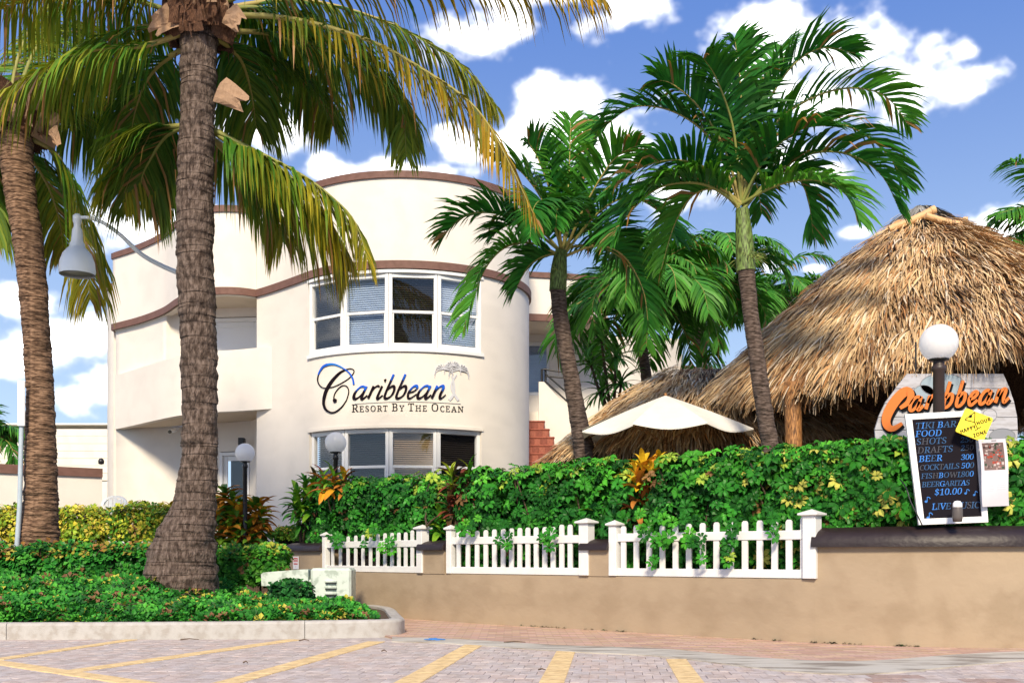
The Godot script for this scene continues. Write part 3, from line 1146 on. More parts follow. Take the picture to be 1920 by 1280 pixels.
func fence(label: String, x0: float, x1: float, xs: Array, pw0: float, pw1: float, yb: float, hs: Array):
	var a = W(x0, 0.035)
	var z = W(x1, 0.035)
	var f = thing("picket_fence", label, "fence", Vector3((a.x + z.x) * 0.5, yb, (a.y + z.y) * 0.5), "white picket fences on the garden wall")
	var d = (z - a).normalized()
	var T = Transform3D(Basis(Vector3(d.x, 0, d.y), Vector3.UP, Vector3(-d.y, 0, d.x)), Vector3(a.x, yb, a.y))
	var len = a.distance_to(z)
	for e in [[0.0, pw0, hs[0]], [len, pw1, hs[1]]]:
		var st = S()
		bar(st, T, e[0] - e[1] * 0.5, e[0] + e[1] * 0.5, 0.0, e[2] - 0.07, -e[1] * 0.5, e[1] * 0.5, 0.006)
		var post = obj("post", st, M.white_paint, f)
		var cs = S()
		var c = T * Vector3(e[0], e[2] - 0.07, 0)
		var r = e[1] * 0.5
		var prof = [Vector2(r * 1.0, 0.0), Vector2(r * 1.5, 0.015), Vector2(r * 1.5, 0.035), Vector2(r * 1.2, 0.045), Vector2(0.0, 0.085)]
		for i in 4:
			for k in 4:
				var q = []
				for s in [[i, k], [i, k + 1], [i + 1, k + 1], [i + 1, k]]:
					var t = PI / 4 + PI / 2 * s[1]
					q.append(c + T.basis * Vector3(cos(t) * prof[s[0]].x * 1.414, prof[s[0]].y, sin(t) * prof[s[0]].x * 1.414))
				if i == 3:
					q = [q[0], q[1], q[2]]
				cs.set_smooth_group(-1)
				poly(cs, q, c + Vector3(0, 0.02 if i != 0 else 0.03, 0))
		obj("post_cap", cs, M.white_paint, post)
	for r in [[0.0, 0.105, 0.03], [lerpf(hs[0], hs[1], 0.5) - 0.31, lerpf(hs[0], hs[1], 0.5) - 0.2, 0.028]]:
		var st = S()
		bar(st, T, pw0 * 0.5 + 0.001, len - pw1 * 0.5 - 0.001, r[0], r[1], -0.02, r[2], 0.006)
		obj("rail", st, M.white_paint, f)
	var i = 0
	for x in xs:
		var t = (x - xs[0]) / (xs[-1] - xs[0])
		var h = lerpf(hs[0], hs[1], t) - 0.10 + sin(PI * t) * 0.02 + (0.03 if absf(t - 0.5) > 0.42 else 0.0)
		var q = W(x, 0.035)
		var along = (q - a).dot(d)
		put("picket", picket_mesh(h - 0.02), M.white_paint, f, T * Transform3D(Basis(Vector3.BACK, rr(-0.006, 0.006)), Vector3(along, 0.02, 0.004 + rr(-0.002, 0.002))))
		i += 1

func build_garden_wall():
	var w = thing("garden_wall", "long tan rendered garden wall with brown caps carrying the white fences", "wall", Vector3(0, 0, -14))
	# low run under the fences
	var low = wall_run(640, 1529, 60)
	var st = S()
	wall_grid(st, low, inset(low, 0.28), [-0.06, 0.745])
	obj("low_wall", st, M.tan, w)
	for p in [[541, 603, 1.12], [789, 834, 1.115], [1093, 1142, 1.10]]:
		var pl = wall_run(p[0], p[1], 4)
		var ps = S()
		wall_grid(ps, wall_run(p[0], p[1], 4, 0.012), inset(pl, 0.42), [0.745 if p[0] > 560 else -0.06, p[2]])
		obj("pier", ps, M.tan, w)
		cap_shape(w, wall_run(p[0] - 2, p[1] + 2, 4, 0.012), p[2], p[2] + 0.16, 0.43, true)
	var lw = wall_run(590, 660, 6)
	var ls = S()
	wall_grid(ls, lw, inset(lw, 0.28), [-0.06, 0.74])
	obj("low_wall", ls, M.tan, w)
	# tall curved run on the right
	var tall = wall_run(1529, 2240, 60)
	var ts = S()
	wall_grid(ts, wall_run(1529, 2240, 60, 0.0), inset(tall, 0.42), [-0.06, 1.12])
	obj("tall_wall", ts, M.tan, w)
	cap_shape(w, wall_run(1525, 2240, 60, 0.01), 1.12, 1.355, 0.44, true)
	var xs = []
	for i in 12:
		xs.append(620.0 + i * 13.55)
	fence("first white picket fence from the left, behind the green utility box", 608, 789, xs, 0.11, 0.15, 0.752, [0.70, 0.76])
	xs = []
	for i in 14:
		xs.append(856.0 + i * 16.2)
	fence("middle white picket fence between the two capped piers", 842, 1097, xs, 0.11, 0.16, 0.752, [0.74, 0.78])
	xs = []
	for i in 14:
		xs.append(1167.0 + i * 26.0 - 0.03 * (13 - i) * i * 6.0)
	fence("rightmost and longest white picket fence, ending at the tall curved wall", 1150, 1521, xs, 0.125, 0.165, 0.752, [0.74, 0.80])
	# caps of the little walls further left
	var g2 = thing("planter_wall", "low brown capped planter wall behind the lamp post on the left", "wall", Vector3(-5.2, 0, -22))
	for r in [[[-6.1, 22.6], [-4.55, 22.0], 1.05], [[-5.2, 23.6], [-4.2, 23.0], 1.22]]:
		var pl = [V2(r[0][0], r[0][1]), V2((r[0][0] + r[1][0]) * 0.5, (r[0][1] + r[1][1]) * 0.5), V2(r[1][0], r[1][1])]
		var ws = S()
		wall_grid(ws, pl, inset(pl, 0.3), [0.3, r[2]])
		obj("wall_panel", ws, M.tan, g2)
		cap_shape(g2, pl, r[2], r[2] + 0.19, 0.32, true)
	var g3 = thing("planter_wall", "brown capped planter wall under the yellow hedge between the two big palms", "wall", Vector3(-9, 0, -22.5))
	var pl3 = [V2(-10.2, 22.3), V2(-9.2, 22.5), V2(-8.3, 22.6)]
	var ws3 = S()
	wall_grid(ws3, pl3, inset(pl3, 0.3), [0.0, 1.05])
	obj("wall_panel", ws3, M.tan, g3)
	cap_shape(g3, pl3, 1.05, 1.24, 0.32, true)
	# the short fence behind the big palm
	var f = thing("picket_fence", "small white picket fence mostly hidden behind the big palm trunk", "fence", Vector3(-7.9, 0.85, -22.4), "white picket fences on the garden wall")
	for i in 8:
		var px = 216.0 + i * 13.0
		put("picket", picket_mesh(0.52), M.white_paint, f, Transform3D(Basis.IDENTITY, P(px, 1045, 22.4) * Vector3(1, 0, 1) + Vector3(0, 0.82, 0)))
	for y in [0.93, 1.17]:
		var rs = S()
		bx(rs, Vector3(-7.78, y, -22.43), Vector3(1.2, 0.07, 0.03), 0.006)
		obj("rail", rs, M.white_paint, f)
	var wb = S()
	bx(wb, Vector3(-7.78, 0.4, -22.5), Vector3(1.3, 0.8, 0.2), 0.01)
	obj("base", wb, M.tan, f)

# ---------------------------------------------------------------- thatched roofs
func blade_mesh(len: float, wid: float, bend: float) -> Mesh:      # one dry leaf strip, root at the origin, hanging along -z
	var st = S()
	st.set_smooth_group(-1)
	var prev = null
	for i in 4:
		var t = i / 3.0
		var w = wid * (1.0 - 0.75 * t * t) * 0.5
		var y = sin(t * 2.2) * bend - t * t * bend * 0.6
		var c = [Vector3(-w, y, -len * t), Vector3(w, y + wid * 0.25, -len * t)]
		if prev:
			for v in [prev[0], prev[1], c[1], prev[0], c[1], c[0]]:
				st.add_vertex(v)
		prev = c
	st.generate_normals()
	return st.commit()

func thatch(parent, centre: Vector2, apex: float, radius: Callable, eave: Callable, count: int, len: float, sd: int, a_from: float, a_to: float, ridge: float):
	var r2 = RandomNumberGenerator.new()
	r2.seed = sd
	var nz = FastNoiseLite.new()
	nz.seed = sd
	nz.frequency = 0.9
	nz.fractal_octaves = 3
	var pt = func(phi: float, s: float, lift: float) -> Vector3:
		var rad = radius.call(phi) * s
		var y = apex + (eave.call(phi) - apex) * (0.82 * s + 0.18 * s * s) + lift
		return Vector3(centre.x - sin(phi) * rad + ridge * clampf(-sin(phi) * 1.5, -1, 1) * (1.0 - s), y, centre.y + cos(phi) * rad)
	# bed of packed leaves under the loose strips
	var st = S()
	st.set_smooth_group(1)
	var na = 64
	var ns = 10
	for i in na:
		for j in ns:
			var p0 = TAU * i / na
			var p1 = TAU * (i + 1) / na
			var s0 = maxf(0.02, float(j) / ns)
			var s1 = float(j + 1) / ns
			var q = [pt.call(p0, s0, -0.09), pt.call(p1, s0, -0.09), pt.call(p1, s1, -0.09), pt.call(p0, s1, -0.09)]
			poly(st, q, Vector3(centre.x, 0, centre.y))
	for i in na:
		for j in ns:
			var p0 = TAU * i / na
			var p1 = TAU * (i + 1) / na
			var s0 = maxf(0.02, float(j) / ns)
			var s1 = float(j + 1) / ns
			st.set_smooth_group(2)
			var q = [pt.call(p0, s0, -0.3), pt.call(p1, s0, -0.3), pt.call(p1, s1, -0.3), pt.call(p0, s1, -0.3)]
			poly(st, q, Vector3(centre.x, 20, centre.y))
	stuff(obj("thatch_bed", st, M.thatch_bed, parent))
	var bl = [blade_mesh(len, 0.022, 0.04), blade_mesh(len * 0.85, 0.030, 0.07), blade_mesh(len * 1.15, 0.015, 0.02)]
	var places = [[], [], []]
	var tints = [[], [], []]
	for i in count:
		var phi = r2.randf_range(a_from, a_to)
		var s = sqrt(r2.randf_range(0.001, 1.0))
		var fringe = i > count * 0.80
		if fringe:
			s = r2.randf_range(0.88, 1.0)
		elif r2.randf() < 0.5:      # the strips lie in courses
			s = (floorf(s * 11.0) + r2.randf_range(0.75, 1.0)) / 11.0
			s = minf(s, 1.0)
		var p = pt.call(phi, s, 0.0)
		var dn = (pt.call(phi, s + 0.05, 0.0) - p).normalized()
		var side = (pt.call(phi + 0.02, s + 0.001, 0.0) - p).normalized()
		var n = dn.cross(side).normalized()
		if n.y < 0.0:
			n = -n
		var v = nz.get_noise_3d(p.x * 1.3, p.y * 1.3, p.z * 1.3)
		var hang = r2.randf_range(0.15, 0.95) if fringe else r2.randf_range(-0.10, 0.16)
		var d = (dn + side * (r2.randf_range(-0.24, 0.24) + v * 0.35) + Vector3.DOWN * hang + n * (r2.randf_range(0.0, 0.20) if not fringe else r2.randf_range(-0.35, 0.05))).normalized()
		var x = d.cross(n).normalized()
		x = x.rotated(d, r2.randf_range(-0.7, 0.7))
		var y = d.cross(x) * -1.0
		var k = r2.randi() % 3
		var sc = r2.randf_range(0.7, 1.15) * (0.75 if s < 0.25 else 1.0)
		places[k].append(Transform3D(Basis(x * sc, y * sc, -d * sc), p + n * r2.randf_range(-0.06, 0.07)))
		var tone = clampf((0.78 if ridge > 0.5 else 0.60) + v * 0.8 + r2.randf_range(-0.36, 0.36) - (0.16 if s > 0.86 else 0.0), 0.0, 1.0)
		var c = Color(0.20, 0.095, 0.036).lerp(Color(0.70, 0.50, 0.27), tone)
		if r2.randf() < 0.12:
			c = c.lerp(Color(0.80, 0.70, 0.55), 0.6)
		elif r2.randf() < 0.12:
			c = c.lerp(Color(0.46, 0.20, 0.06), 0.7)
		tints[k].append(c)
	for k in 3:
		copies("thatch_strips", bl[k], M.thatch, places[k], tints[k], parent)

func build_big_hut():
	var h = thing("thatched_hut", "large round thatched bar hut with log ridge poles on the right", "hut", Vector3(6.7, 0, -17.2))
	var c = V2(6.7, 17.2)
	var eave = func(phi: float) -> float:        # phi 0 faces the street, growing to the left
		var d = rad_to_deg(wrapf(phi, -PI, PI))
		return lin([-180.0, -90.0, -30.0, 5.0, 40.0, 62.0, 84.0, 110.0, 180.0], [3.7, 3.7, 3.86, 3.88, 3.62, 3.58, 3.85, 3.7, 3.6], d)
	var rad = func(phi: float) -> float: return 3.38 + 0.08 * cos(4.0 * phi) - 0.20 * sin(phi)
	thatch(h, c, 6.52, rad, eave, 46000, 0.55, 3, -PI * 0.78, PI * 0.78, 0.25)
	# ridge logs and a grey tuft
	for r in [[P(1668, 430, 16.9), P(1752, 393, 16.8), 0.055], [P(1736, 404, 16.72), P(1800, 421, 16.75), 0.05], [P(1760, 418, 17.5), P(1813, 414, 17.3), 0.055]]:
		var st = S()
		tube(st, [r[0], (r[0] + r[1]) * 0.5 + Vector3(0, -0.015, 0), r[1]], [r[2], r[2] * 1.08, r[2] * 1.12], 12)
		var lg = obj("ridge_log", st, M.log_wood, h)
		var kn = S()
		var dd = (r[1] - r[0]).normalized()
		tube(kn, [r[1] - dd * 0.05, r[1] + dd * 0.02], [r[2] * 1.25, r[2] * 1.2], 12)
		obj("log_end", kn, M.log_wood, lg)
	var pl = []
	var ti = []
	for i in 420:
		var a = rr(0, TAU)
		var t = rr(0.0, 1.0)
		var p = Vector3(6.68 + cos(a) * 0.28 * t + rr(-0.1, 0.1), 6.55 + (1.0 - t) * 0.16, -17.3 + sin(a) * 0.25 * t)
		var d = Vector3(cos(a) * 0.8, -0.75 + rr(-0.2, 0.35), sin(a) * 0.6).normalized()
		var x = d.cross(Vector3.UP).normalized()
		pl.append(Transform3D(Basis(x, d.cross(x) * -1.0, -d), p))
		var v = rr(0.12, 0.34)
		ti.append(Color(v, v * 0.97, v * 0.88))
	copies("ridge_tuft", blade_mesh(0.42, 0.03, 0.03), M.thatch, pl, ti, h)
	for p in [[1487, 15.2, 0.125], [1960, 14.8, 0.12], [1420, 19.0, 0.12], [1790, 20.0, 0.12]]:
		var q = P(p[0], 1045, p[1])
		var st = S()
		tube(st, [Vector3(q.x, 0.6, q.z), Vector3(q.x + 0.015, 2.2, q.z), Vector3(q.x, 3.5, q.z)], [p[2], p[2] * 0.98, p[2] * 0.94], 16)
		obj("post", st, M.pole_wood, h)
	for i in 10:
		var a = TAU * i / 10.0 + 0.2
		var st = S()
		tube(st, [Vector3(6.7 - sin(a) * 3.2, 3.4, -17.2 + cos(a) * 3.2), Vector3(6.7, 6.0, -17.2)], [0.05, 0.045], 8)
		obj("rafter", st, M.dark_wood, h)
	# counter and back of the bar, added to keep the inside dark
	var b1 = S()
	bx(b1, Vector3(6.8, 1.75, -19.9), Vector3(6.6, 2.7, 0.15), 0.01)
	obj("added_bar_back", b1, M.dark_wood, h)
	var b2 = S()
	bx(b2, Vector3(6.9, 1.25, -16.0), Vector3(4.6, 1.3, 0.5), 0.02)
	obj("added_bar_counter", b2, M.dark_wood, h)
	var b4 = S()
	bx(b4, Vector3(9.9, 1.75, -17.9), Vector3(0.15, 2.7, 4.0), 0.01)
	obj("bar_side", b4, M.dark_wood, h)
	for k in 3:
		var b3 = S()
		bx(b3, Vector3(6.8, 1.9 + k * 0.4, -19.72), Vector3(5.6, 0.04, 0.2), 0.005)
		obj("shelf", b3, M.dark_wood, h)

func build_small_hut():
	var h = thing("thatched_hut", "lower thatched roof behind the white parasol, left of the big hut", "hut", Vector3(3.7, 0, -18.9))
	var eave = func(phi: float) -> float:
		var d = rad_to_deg(wrapf(phi, -PI, PI))
		return lin([-180.0, -90.0, 0.0, 40.0, 75.0, 95.0, 130.0, 180.0], [2.9, 2.9, 2.95, 2.92, 2.85, 2.8, 2.9, 2.9], d)
	var rad = func(phi: float) -> float: return 2.75 + 0.15 * cos(2.0 * phi) * -1.0
	thatch(h, V2(3.75, 18.9), 4.45, rad, eave, 22000, 0.55, 9, -PI * 0.8, PI * 0.8, 0.7)
	for p in [[-1.9, -17.4], [1.9, -17.4], [-1.9, -20.4], [1.9, -20.4]]:
		var st = S()
		tube(st, [Vector3(3.75 + p[0], 0.6, p[1]), Vector3(3.75 + p[0], 3.1, p[1])], [0.09, 0.085], 12)
		obj("post", st, M.pole_wood, h)
	var b1 = S()
	bx(b1, Vector3(3.75, 1.7, -20.9), Vector3(4.4, 2.4, 0.12), 0.01)
	obj("added_bar_back", b1, M.dark_wood, h)  # added back wall that keeps the inside under this roof dark
	for i in 3:
		var st = S()
		var a = P(1193 + i * 8, 742 + (i % 2) * 6, 18.9)
		tube(st, [a, a + Vector3(0.28 - i * 0.2, 0.03 - i * 0.03, 0.1 * i)], [0.035, 0.03], 8)
		obj("ridge_log", st, M.husk, h)

# ---------------------------------------------------------------- palms
func frond_meshes(ctrl: Array, n_leaf: int, leaf: float, width: float, droop: float, vee: float, base_c: Color, tip_c: Color, r0: float, start := 0.14) -> Array:
	var m = 26
	var pts = spline(ctrl, m)
	var rad = []
	for i in m + 1:
		rad.append(lerpf(r0, 0.004, pow(float(i) / m, 0.8)))
	var rs = S()
	rs.set_color(Color(1, 1, 1).lerp(Color(0.5, 0.75, 0.5), rr(0.0, 1.0)))
	tube(rs, pts, rad, 5, false)
	var st = S()
	st.set_smooth_group(-1)
	var twist = rr(-0.25, 0.25)
	for i in n_leaf:
		for s in [-1.0, 1.0]:
			var t = start + (1.0 - start) * (i + rr(0.0, 0.9)) / n_leaf
			var f = t * m
			var j = mini(int(f), m - 1)
			var p = pts[j].lerp(pts[j + 1], f - j)
			var T = (pts[j + 1] - pts[j]).normalized()
			var side = T.cross(Vector3.UP)
			if side.length() < 0.15:
				side = T.cross(Vector3(0.3, 0.1, 1.0))
			side = side.normalized().rotated(T, twist)
			var up = side.cross(T).normalized()
			var len = leaf * (0.45 + 0.75 * sin(PI * clampf(0.12 + t * 0.78, 0.0, 1.0))) * rr(0.82, 1.12)
			if t > 0.85:
				len *= lerpf(1.0, 0.55, (t - 0.85) / 0.15)
			var dir = (side * s * cos(vee) + up * sin(vee) + T * (0.45 + 0.75 * t * t) + Vector3(rr(-0.12, 0.12), rr(-0.12, 0.12), rr(-0.12, 0.12))).normalized()
			var flat = (T - dir * T.dot(dir)).normalized().rotated(dir, rr(-0.7, 0.7))
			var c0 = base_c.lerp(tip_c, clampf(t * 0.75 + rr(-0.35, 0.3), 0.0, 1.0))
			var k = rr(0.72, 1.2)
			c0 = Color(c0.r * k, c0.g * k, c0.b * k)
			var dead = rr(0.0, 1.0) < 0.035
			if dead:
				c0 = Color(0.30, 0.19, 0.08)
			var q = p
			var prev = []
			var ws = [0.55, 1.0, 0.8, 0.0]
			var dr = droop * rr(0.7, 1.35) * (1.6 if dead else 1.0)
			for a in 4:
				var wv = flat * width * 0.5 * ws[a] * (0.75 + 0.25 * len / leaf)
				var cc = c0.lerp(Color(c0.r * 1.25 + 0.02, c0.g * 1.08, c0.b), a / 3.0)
				if a > 0:
					st.set_color(cc)
					st.add_vertex(prev[0])
					st.add_vertex(prev[1])
					st.add_vertex(q + wv)
					if a < 3:
						st.add_vertex(prev[0])
						st.add_vertex(q + wv)
						st.add_vertex(q - wv)
				prev = [q - wv, q + wv]
				dir = (dir + Vector3.DOWN * dr * (0.35 + 0.35 * a)).normalized()
				q = q + dir * len / 3.0
	return [rs, st]

func frond(palm, ctrl: Array, o: Dictionary):
	var fm = frond_meshes(ctrl, o.n, o.leaf, o.width, o.droop, o.vee, o.base, o.tip, o.r0, o.get("start", 0.14))
	var f = obj("frond", fm[0], M.rachis, palm)
	stuff(obj("leaflets", fm[1], M.palm_leaf, f))

func px_frond(pts: Array, d0: float, d1: float) -> Array:      # a frond traced from where it shows, running from distance d0 to d1
	var out = []
	for i in pts.size():
		var t = float(i) / (pts.size() - 1)
		out.append(P(pts[i][0], pts[i][1], lerpf(d0, d1, t)))
	return out

func arch(from: Vector3, az: float, elev: float, len: float, sag: float) -> Array:      # a frond that springs at elev and bends down under its weight
	var out = []
	var p = from
	var e = elev
	for i in 6:
		out.append(p)
		var dir = Vector3(sin(az) * cos(e), sin(e), cos(az) * cos(e))
		p = p + dir * len / 5.0
		e -= sag / 5.0 * (0.6 + 0.25 * i)
	return out

func trunk_mesh(line: Array, radii: Array, steps: int, pitch: float, notch: float, sd: int, rough := 0.0):
	# a ringed trunk: the old leaf scars step in and out
	var r2 = RandomNumberGenerator.new()
	r2.seed = sd
	var nz = FastNoiseLite.new()
	nz.seed = sd
	nz.frequency = 2.2
	nz.fractal_octaves = 3
	var c = spline(line, steps)
	var rd = spline(radii, steps)
	var st = S()
	var total = 0.0
	var out_p = []
	var out_r = []
	var next = 0.0
	var ring_k = 1.0
	for i in c.size():
		if i > 0:
			total += c[i].distance_to(c[i - 1])
		if total >= next:
			next = total + pitch * r2.randf_range(0.45, 2.0)
			ring_k = r2.randf_range(0.25, 1.0)
			if i > 0:
				out_p.append(c[i] - (c[i] - c[i - 1]) * 0.02)
				out_r.append(rd[i] * (1.0 - notch * ring_k * minf(1.0, 0.28 / rd[i])))
			out_p.append(c[i])
			out_r.append(rd[i] * (1.0 + notch * ring_k * minf(1.0, 0.28 / rd[i])))
		else:
			out_p.append(c[i])
			out_r.append(rd[i] * (1.0 + notch * 0.35 * ring_k))
	var sides = 28
	var rings = []
	for i in out_p.size():
		var ring = []
		for k in sides:
			var a = TAU * k / sides
			var dv = Vector3(cos(a), 0, sin(a))
			var q = out_p[i] + dv * out_r[i]
			var lump = 1.0 + nz.get_noise_3dv(Vector3(q.x * 1.2, q.y * 2.2, q.z * 1.2)) * (0.09 + rough) + r2.randf_range(-0.012, 0.012)
			ring.append(out_p[i] + dv * out_r[i] * lump + Vector3(0, sin(a * 2.0 + i * 0.4) * 0.006, 0))
		rings.append(ring)
	st.set_smooth_group(1)
	for i in rings.size() - 1:
		for k in sides:
			var k2 = (k + 1) % sides
			poly(st, [rings[i][k], rings[i][k2], rings[i + 1][k2], rings[i + 1][k]], (out_p[i] + out_p[i + 1]) * 0.5)
	st.set_smooth_group(-1)
	var capc = rings[-1].duplicate()
	poly(st, capc, out_p[-2])
	return st

func flap(st, at: Vector3, dir: Vector3, wide: Vector3, len: float, w: float, curl: float):       # a torn dry leaf sheath with a ragged end
	wide = (wide - dir * wide.dot(dir)).normalized()
	var n = dir.cross(wide).normalized()
	var cols = 6
	var ends = []
	for k in cols + 1:
		ends.append(len * rr(0.55, 1.0))
	var rows = []
	for i in 6:
		var t = i / 5.0
		var row = []
		for k in cols + 1:
			var u = (k / float(cols) - 0.5) * 2.0
			var l = ends[k] * t
			var ww = w * 0.5 * (1.0 - 0.30 * t)
			var q = at + dir * l + wide * u * ww - n * u * u * ww * 0.35 + n * curl * l * l * 1.2 + Vector3.DOWN * l * l * 0.35
			row.append(q + n * rr(-0.012, 0.012) * (1.0 + t))
		rows.append(row)
	st.set_smooth_group(-1)
	for i in 5:
		for k in cols:
			poly(st, [rows[i][k], rows[i][k + 1], rows[i + 1][k + 1], rows[i + 1][k]], rows[i][k] - n * 5.0)

func husk_crown(palm, at: Vector3, r: float, n: int, dry: Array):
	for i in n:
		var a = TAU * i / n + rr(-0.2, 0.2)
		var out = Vector3(sin(a), 0, cos(a))
		var st = S()
		var y = rr(-0.28, 0.30)
		flap(st, at + out * r * rr(0.85, 1.05) + Vector3(0, y, 0), (out * rr(0.10, 0.55) + Vector3.UP * rr(0.45, 1.0)).normalized(), Vector3(cos(a), rr(-0.3, 0.3), -sin(a)), rr(0.38, 0.72), rr(0.34, 0.6), rr(0.0, 1.3))
		obj("leaf_sheath", st, M.husk if rr(0, 1) < 0.72 else M.dry_husk, palm)
	for i in 10:
		var a = rr(0, TAU)
		var out = Vector3(sin(a), 0, cos(a))
		var st = S()
		var p0 = at + out * r * 0.9 + Vector3(0, rr(-0.2, 0.2), 0)
		tube(st, [p0, p0 + out * 0.16 + Vector3(0, -0.08, 0), p0 + out * 0.22 + Vector3(rr(-0.05, 0.05), rr(-0.5, -0.2), 0)], [0.014, 0.010, 0.004], 5)
		obj("fibre", st, M.husk, palm)
	for d in dry:
		var st = S()
		flap(st, d[0], d[1], d[2], d[3], d[4], 0.2)
		obj("dry_sheath", st, M.dry_husk, palm)

func build_palms():
	var gold_b = Color(0.045, 0.13, 0.018)
	var gold_t = Color(0.46, 0.30, 0.03)
	var deep = Color(0.018, 0.085, 0.024)
	var mid = Color(0.045, 0.16, 0.026)
	# ---- the big coconut palm in front of the building
	var base = P(342, 1045, 15.4) * Vector3(1, 0, 1) + Vector3(0, 0.2, 0)
	var p1 = thing("coconut_palm", "tall coconut palm with swollen foot and grey ringed trunk in front of the building", "palm tree", base, "coconut palms in the street planter")
	var line = [base, P(336, 1085, 15.4), P(346, 1010, 15.4), P(363, 945, 15.4), P(373, 850, 15.4), P(373, 680, 15.4), P(366, 500, 15.4), P(366, 330, 15.4), P(371, 180, 15.4), P(372, 60, 15.4)]
	var q = 15.4 / F * 0.5
	obj("trunk", trunk_mesh(line, [150 * q, 138 * q, 112 * q, 80 * q, 66 * q, 66 * q, 68 * q, 66 * q, 64 * q, 72 * q], 240, 0.085, 0.026, 3, 0.04), M.bark_grey, p1)
	var c1 = P(374, 50, 15.4)
	husk_crown(p1, c1 + Vector3(0, 0.02, 0), 0.36, 38, [[P(408, 163, 15.1), Vector3(0.85, -0.45, 0.1).normalized(), Vector3(0.45, 0.85, 0.0).normalized(), 0.5, 0.40], [P(325, 30, 15.1), Vector3(-0.7, -0.5, 0.3).normalized(), Vector3(-0.4, 0.8, 0.1).normalized(), 0.42, 0.36], [P(425, 20, 15.1), Vector3(0.6, -0.6, 0.3).normalized(), Vector3(0.6, 0.7, 0.1).normalized(), 0.4, 0.34]])
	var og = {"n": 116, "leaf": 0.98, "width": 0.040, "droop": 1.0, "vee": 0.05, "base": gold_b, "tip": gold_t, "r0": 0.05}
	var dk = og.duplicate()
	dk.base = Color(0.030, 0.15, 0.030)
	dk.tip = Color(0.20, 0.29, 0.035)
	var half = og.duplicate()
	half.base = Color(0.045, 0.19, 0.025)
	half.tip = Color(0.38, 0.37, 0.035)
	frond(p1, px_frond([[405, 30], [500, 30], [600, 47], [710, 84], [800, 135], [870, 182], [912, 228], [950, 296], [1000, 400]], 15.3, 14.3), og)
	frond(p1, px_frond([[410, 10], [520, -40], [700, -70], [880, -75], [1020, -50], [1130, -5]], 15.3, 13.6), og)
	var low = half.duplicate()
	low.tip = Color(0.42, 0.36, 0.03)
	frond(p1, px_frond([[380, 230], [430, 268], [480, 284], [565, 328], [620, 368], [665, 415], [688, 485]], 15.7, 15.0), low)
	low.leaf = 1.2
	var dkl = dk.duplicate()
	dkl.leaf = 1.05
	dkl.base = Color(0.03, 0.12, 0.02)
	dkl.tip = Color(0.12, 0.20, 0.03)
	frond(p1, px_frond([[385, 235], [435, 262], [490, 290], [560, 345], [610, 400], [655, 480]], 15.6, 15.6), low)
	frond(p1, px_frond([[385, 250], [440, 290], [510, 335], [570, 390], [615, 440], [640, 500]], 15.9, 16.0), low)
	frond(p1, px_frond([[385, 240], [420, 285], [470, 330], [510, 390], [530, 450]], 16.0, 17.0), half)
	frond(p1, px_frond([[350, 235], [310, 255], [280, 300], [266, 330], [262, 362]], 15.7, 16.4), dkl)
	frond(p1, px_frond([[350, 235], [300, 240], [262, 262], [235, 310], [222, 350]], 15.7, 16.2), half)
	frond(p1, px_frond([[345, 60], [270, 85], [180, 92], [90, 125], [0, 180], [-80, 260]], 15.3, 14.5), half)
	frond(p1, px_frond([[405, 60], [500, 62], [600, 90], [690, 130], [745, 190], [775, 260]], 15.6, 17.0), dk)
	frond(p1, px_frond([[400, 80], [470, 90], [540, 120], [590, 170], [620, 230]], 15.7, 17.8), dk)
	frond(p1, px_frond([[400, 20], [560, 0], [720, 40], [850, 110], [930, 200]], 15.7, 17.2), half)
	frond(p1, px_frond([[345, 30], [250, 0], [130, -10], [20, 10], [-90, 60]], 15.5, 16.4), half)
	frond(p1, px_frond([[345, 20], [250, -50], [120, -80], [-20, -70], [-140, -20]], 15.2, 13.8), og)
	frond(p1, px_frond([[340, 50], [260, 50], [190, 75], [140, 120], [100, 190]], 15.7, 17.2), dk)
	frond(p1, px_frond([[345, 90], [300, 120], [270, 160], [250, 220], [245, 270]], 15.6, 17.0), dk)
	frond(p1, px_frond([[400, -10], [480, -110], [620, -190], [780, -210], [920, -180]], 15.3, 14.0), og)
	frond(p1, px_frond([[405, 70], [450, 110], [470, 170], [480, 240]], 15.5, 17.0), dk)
	for i in 3:
		frond(p1, arch(c1 + Vector3(0, 0.2, 0), PI + rr(-1.6, 1.6), rr(0.2, 1.25), rr(3.4, 4.4), rr(1.5, 2.4)), dk if i % 2 else half)
	# ---- its neighbour at the left edge
	var b2 = P(70, 1045, 17.2) * Vector3(1, 0, 1) + Vector3(0, 0.2, 0)
	var p2 = thing("coconut_palm", "leaning coconut palm with a brown trunk at the left edge", "palm tree", b2, "coconut palms in the street planter")
	var q2 = 17.2 / F * 0.5
	obj("trunk", trunk_mesh([b2, P(72, 1020, 17.2), P(75, 930, 17.2), P(75, 820, 17.2), P(73, 720, 17.2), P(64, 580, 17.2), P(52, 460, 17.2), P(38, 370, 17.2), P(30, 290, 17.2), P(22, 200, 17.2)], [82 * q2, 73 * q2, 61 * q2, 55 * q2, 49 * q2, 50 * q2, 53 * q2, 56 * q2, 60 * q2, 66 * q2], 220, 0.07, 0.03, 8, 0.02), M.bark_warm, p2)
	var c2 = P(28, 235, 17.2)
	husk_crown(p2, c2 + Vector3(0, -0.02, 0), 0.40, 36, [[P(95, 240, 17.0), Vector3(0.4, -0.7, 0.3).normalized(), Vector3(0.8, 0.3, 0.3).normalized(), 0.4, 0.2]])
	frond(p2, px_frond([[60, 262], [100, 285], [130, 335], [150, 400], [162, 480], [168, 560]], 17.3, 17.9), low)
	frond(p2, px_frond([[30, 270], [60, 300], [90, 350], [110, 410], [118, 470]], 17.8, 19.3), half)
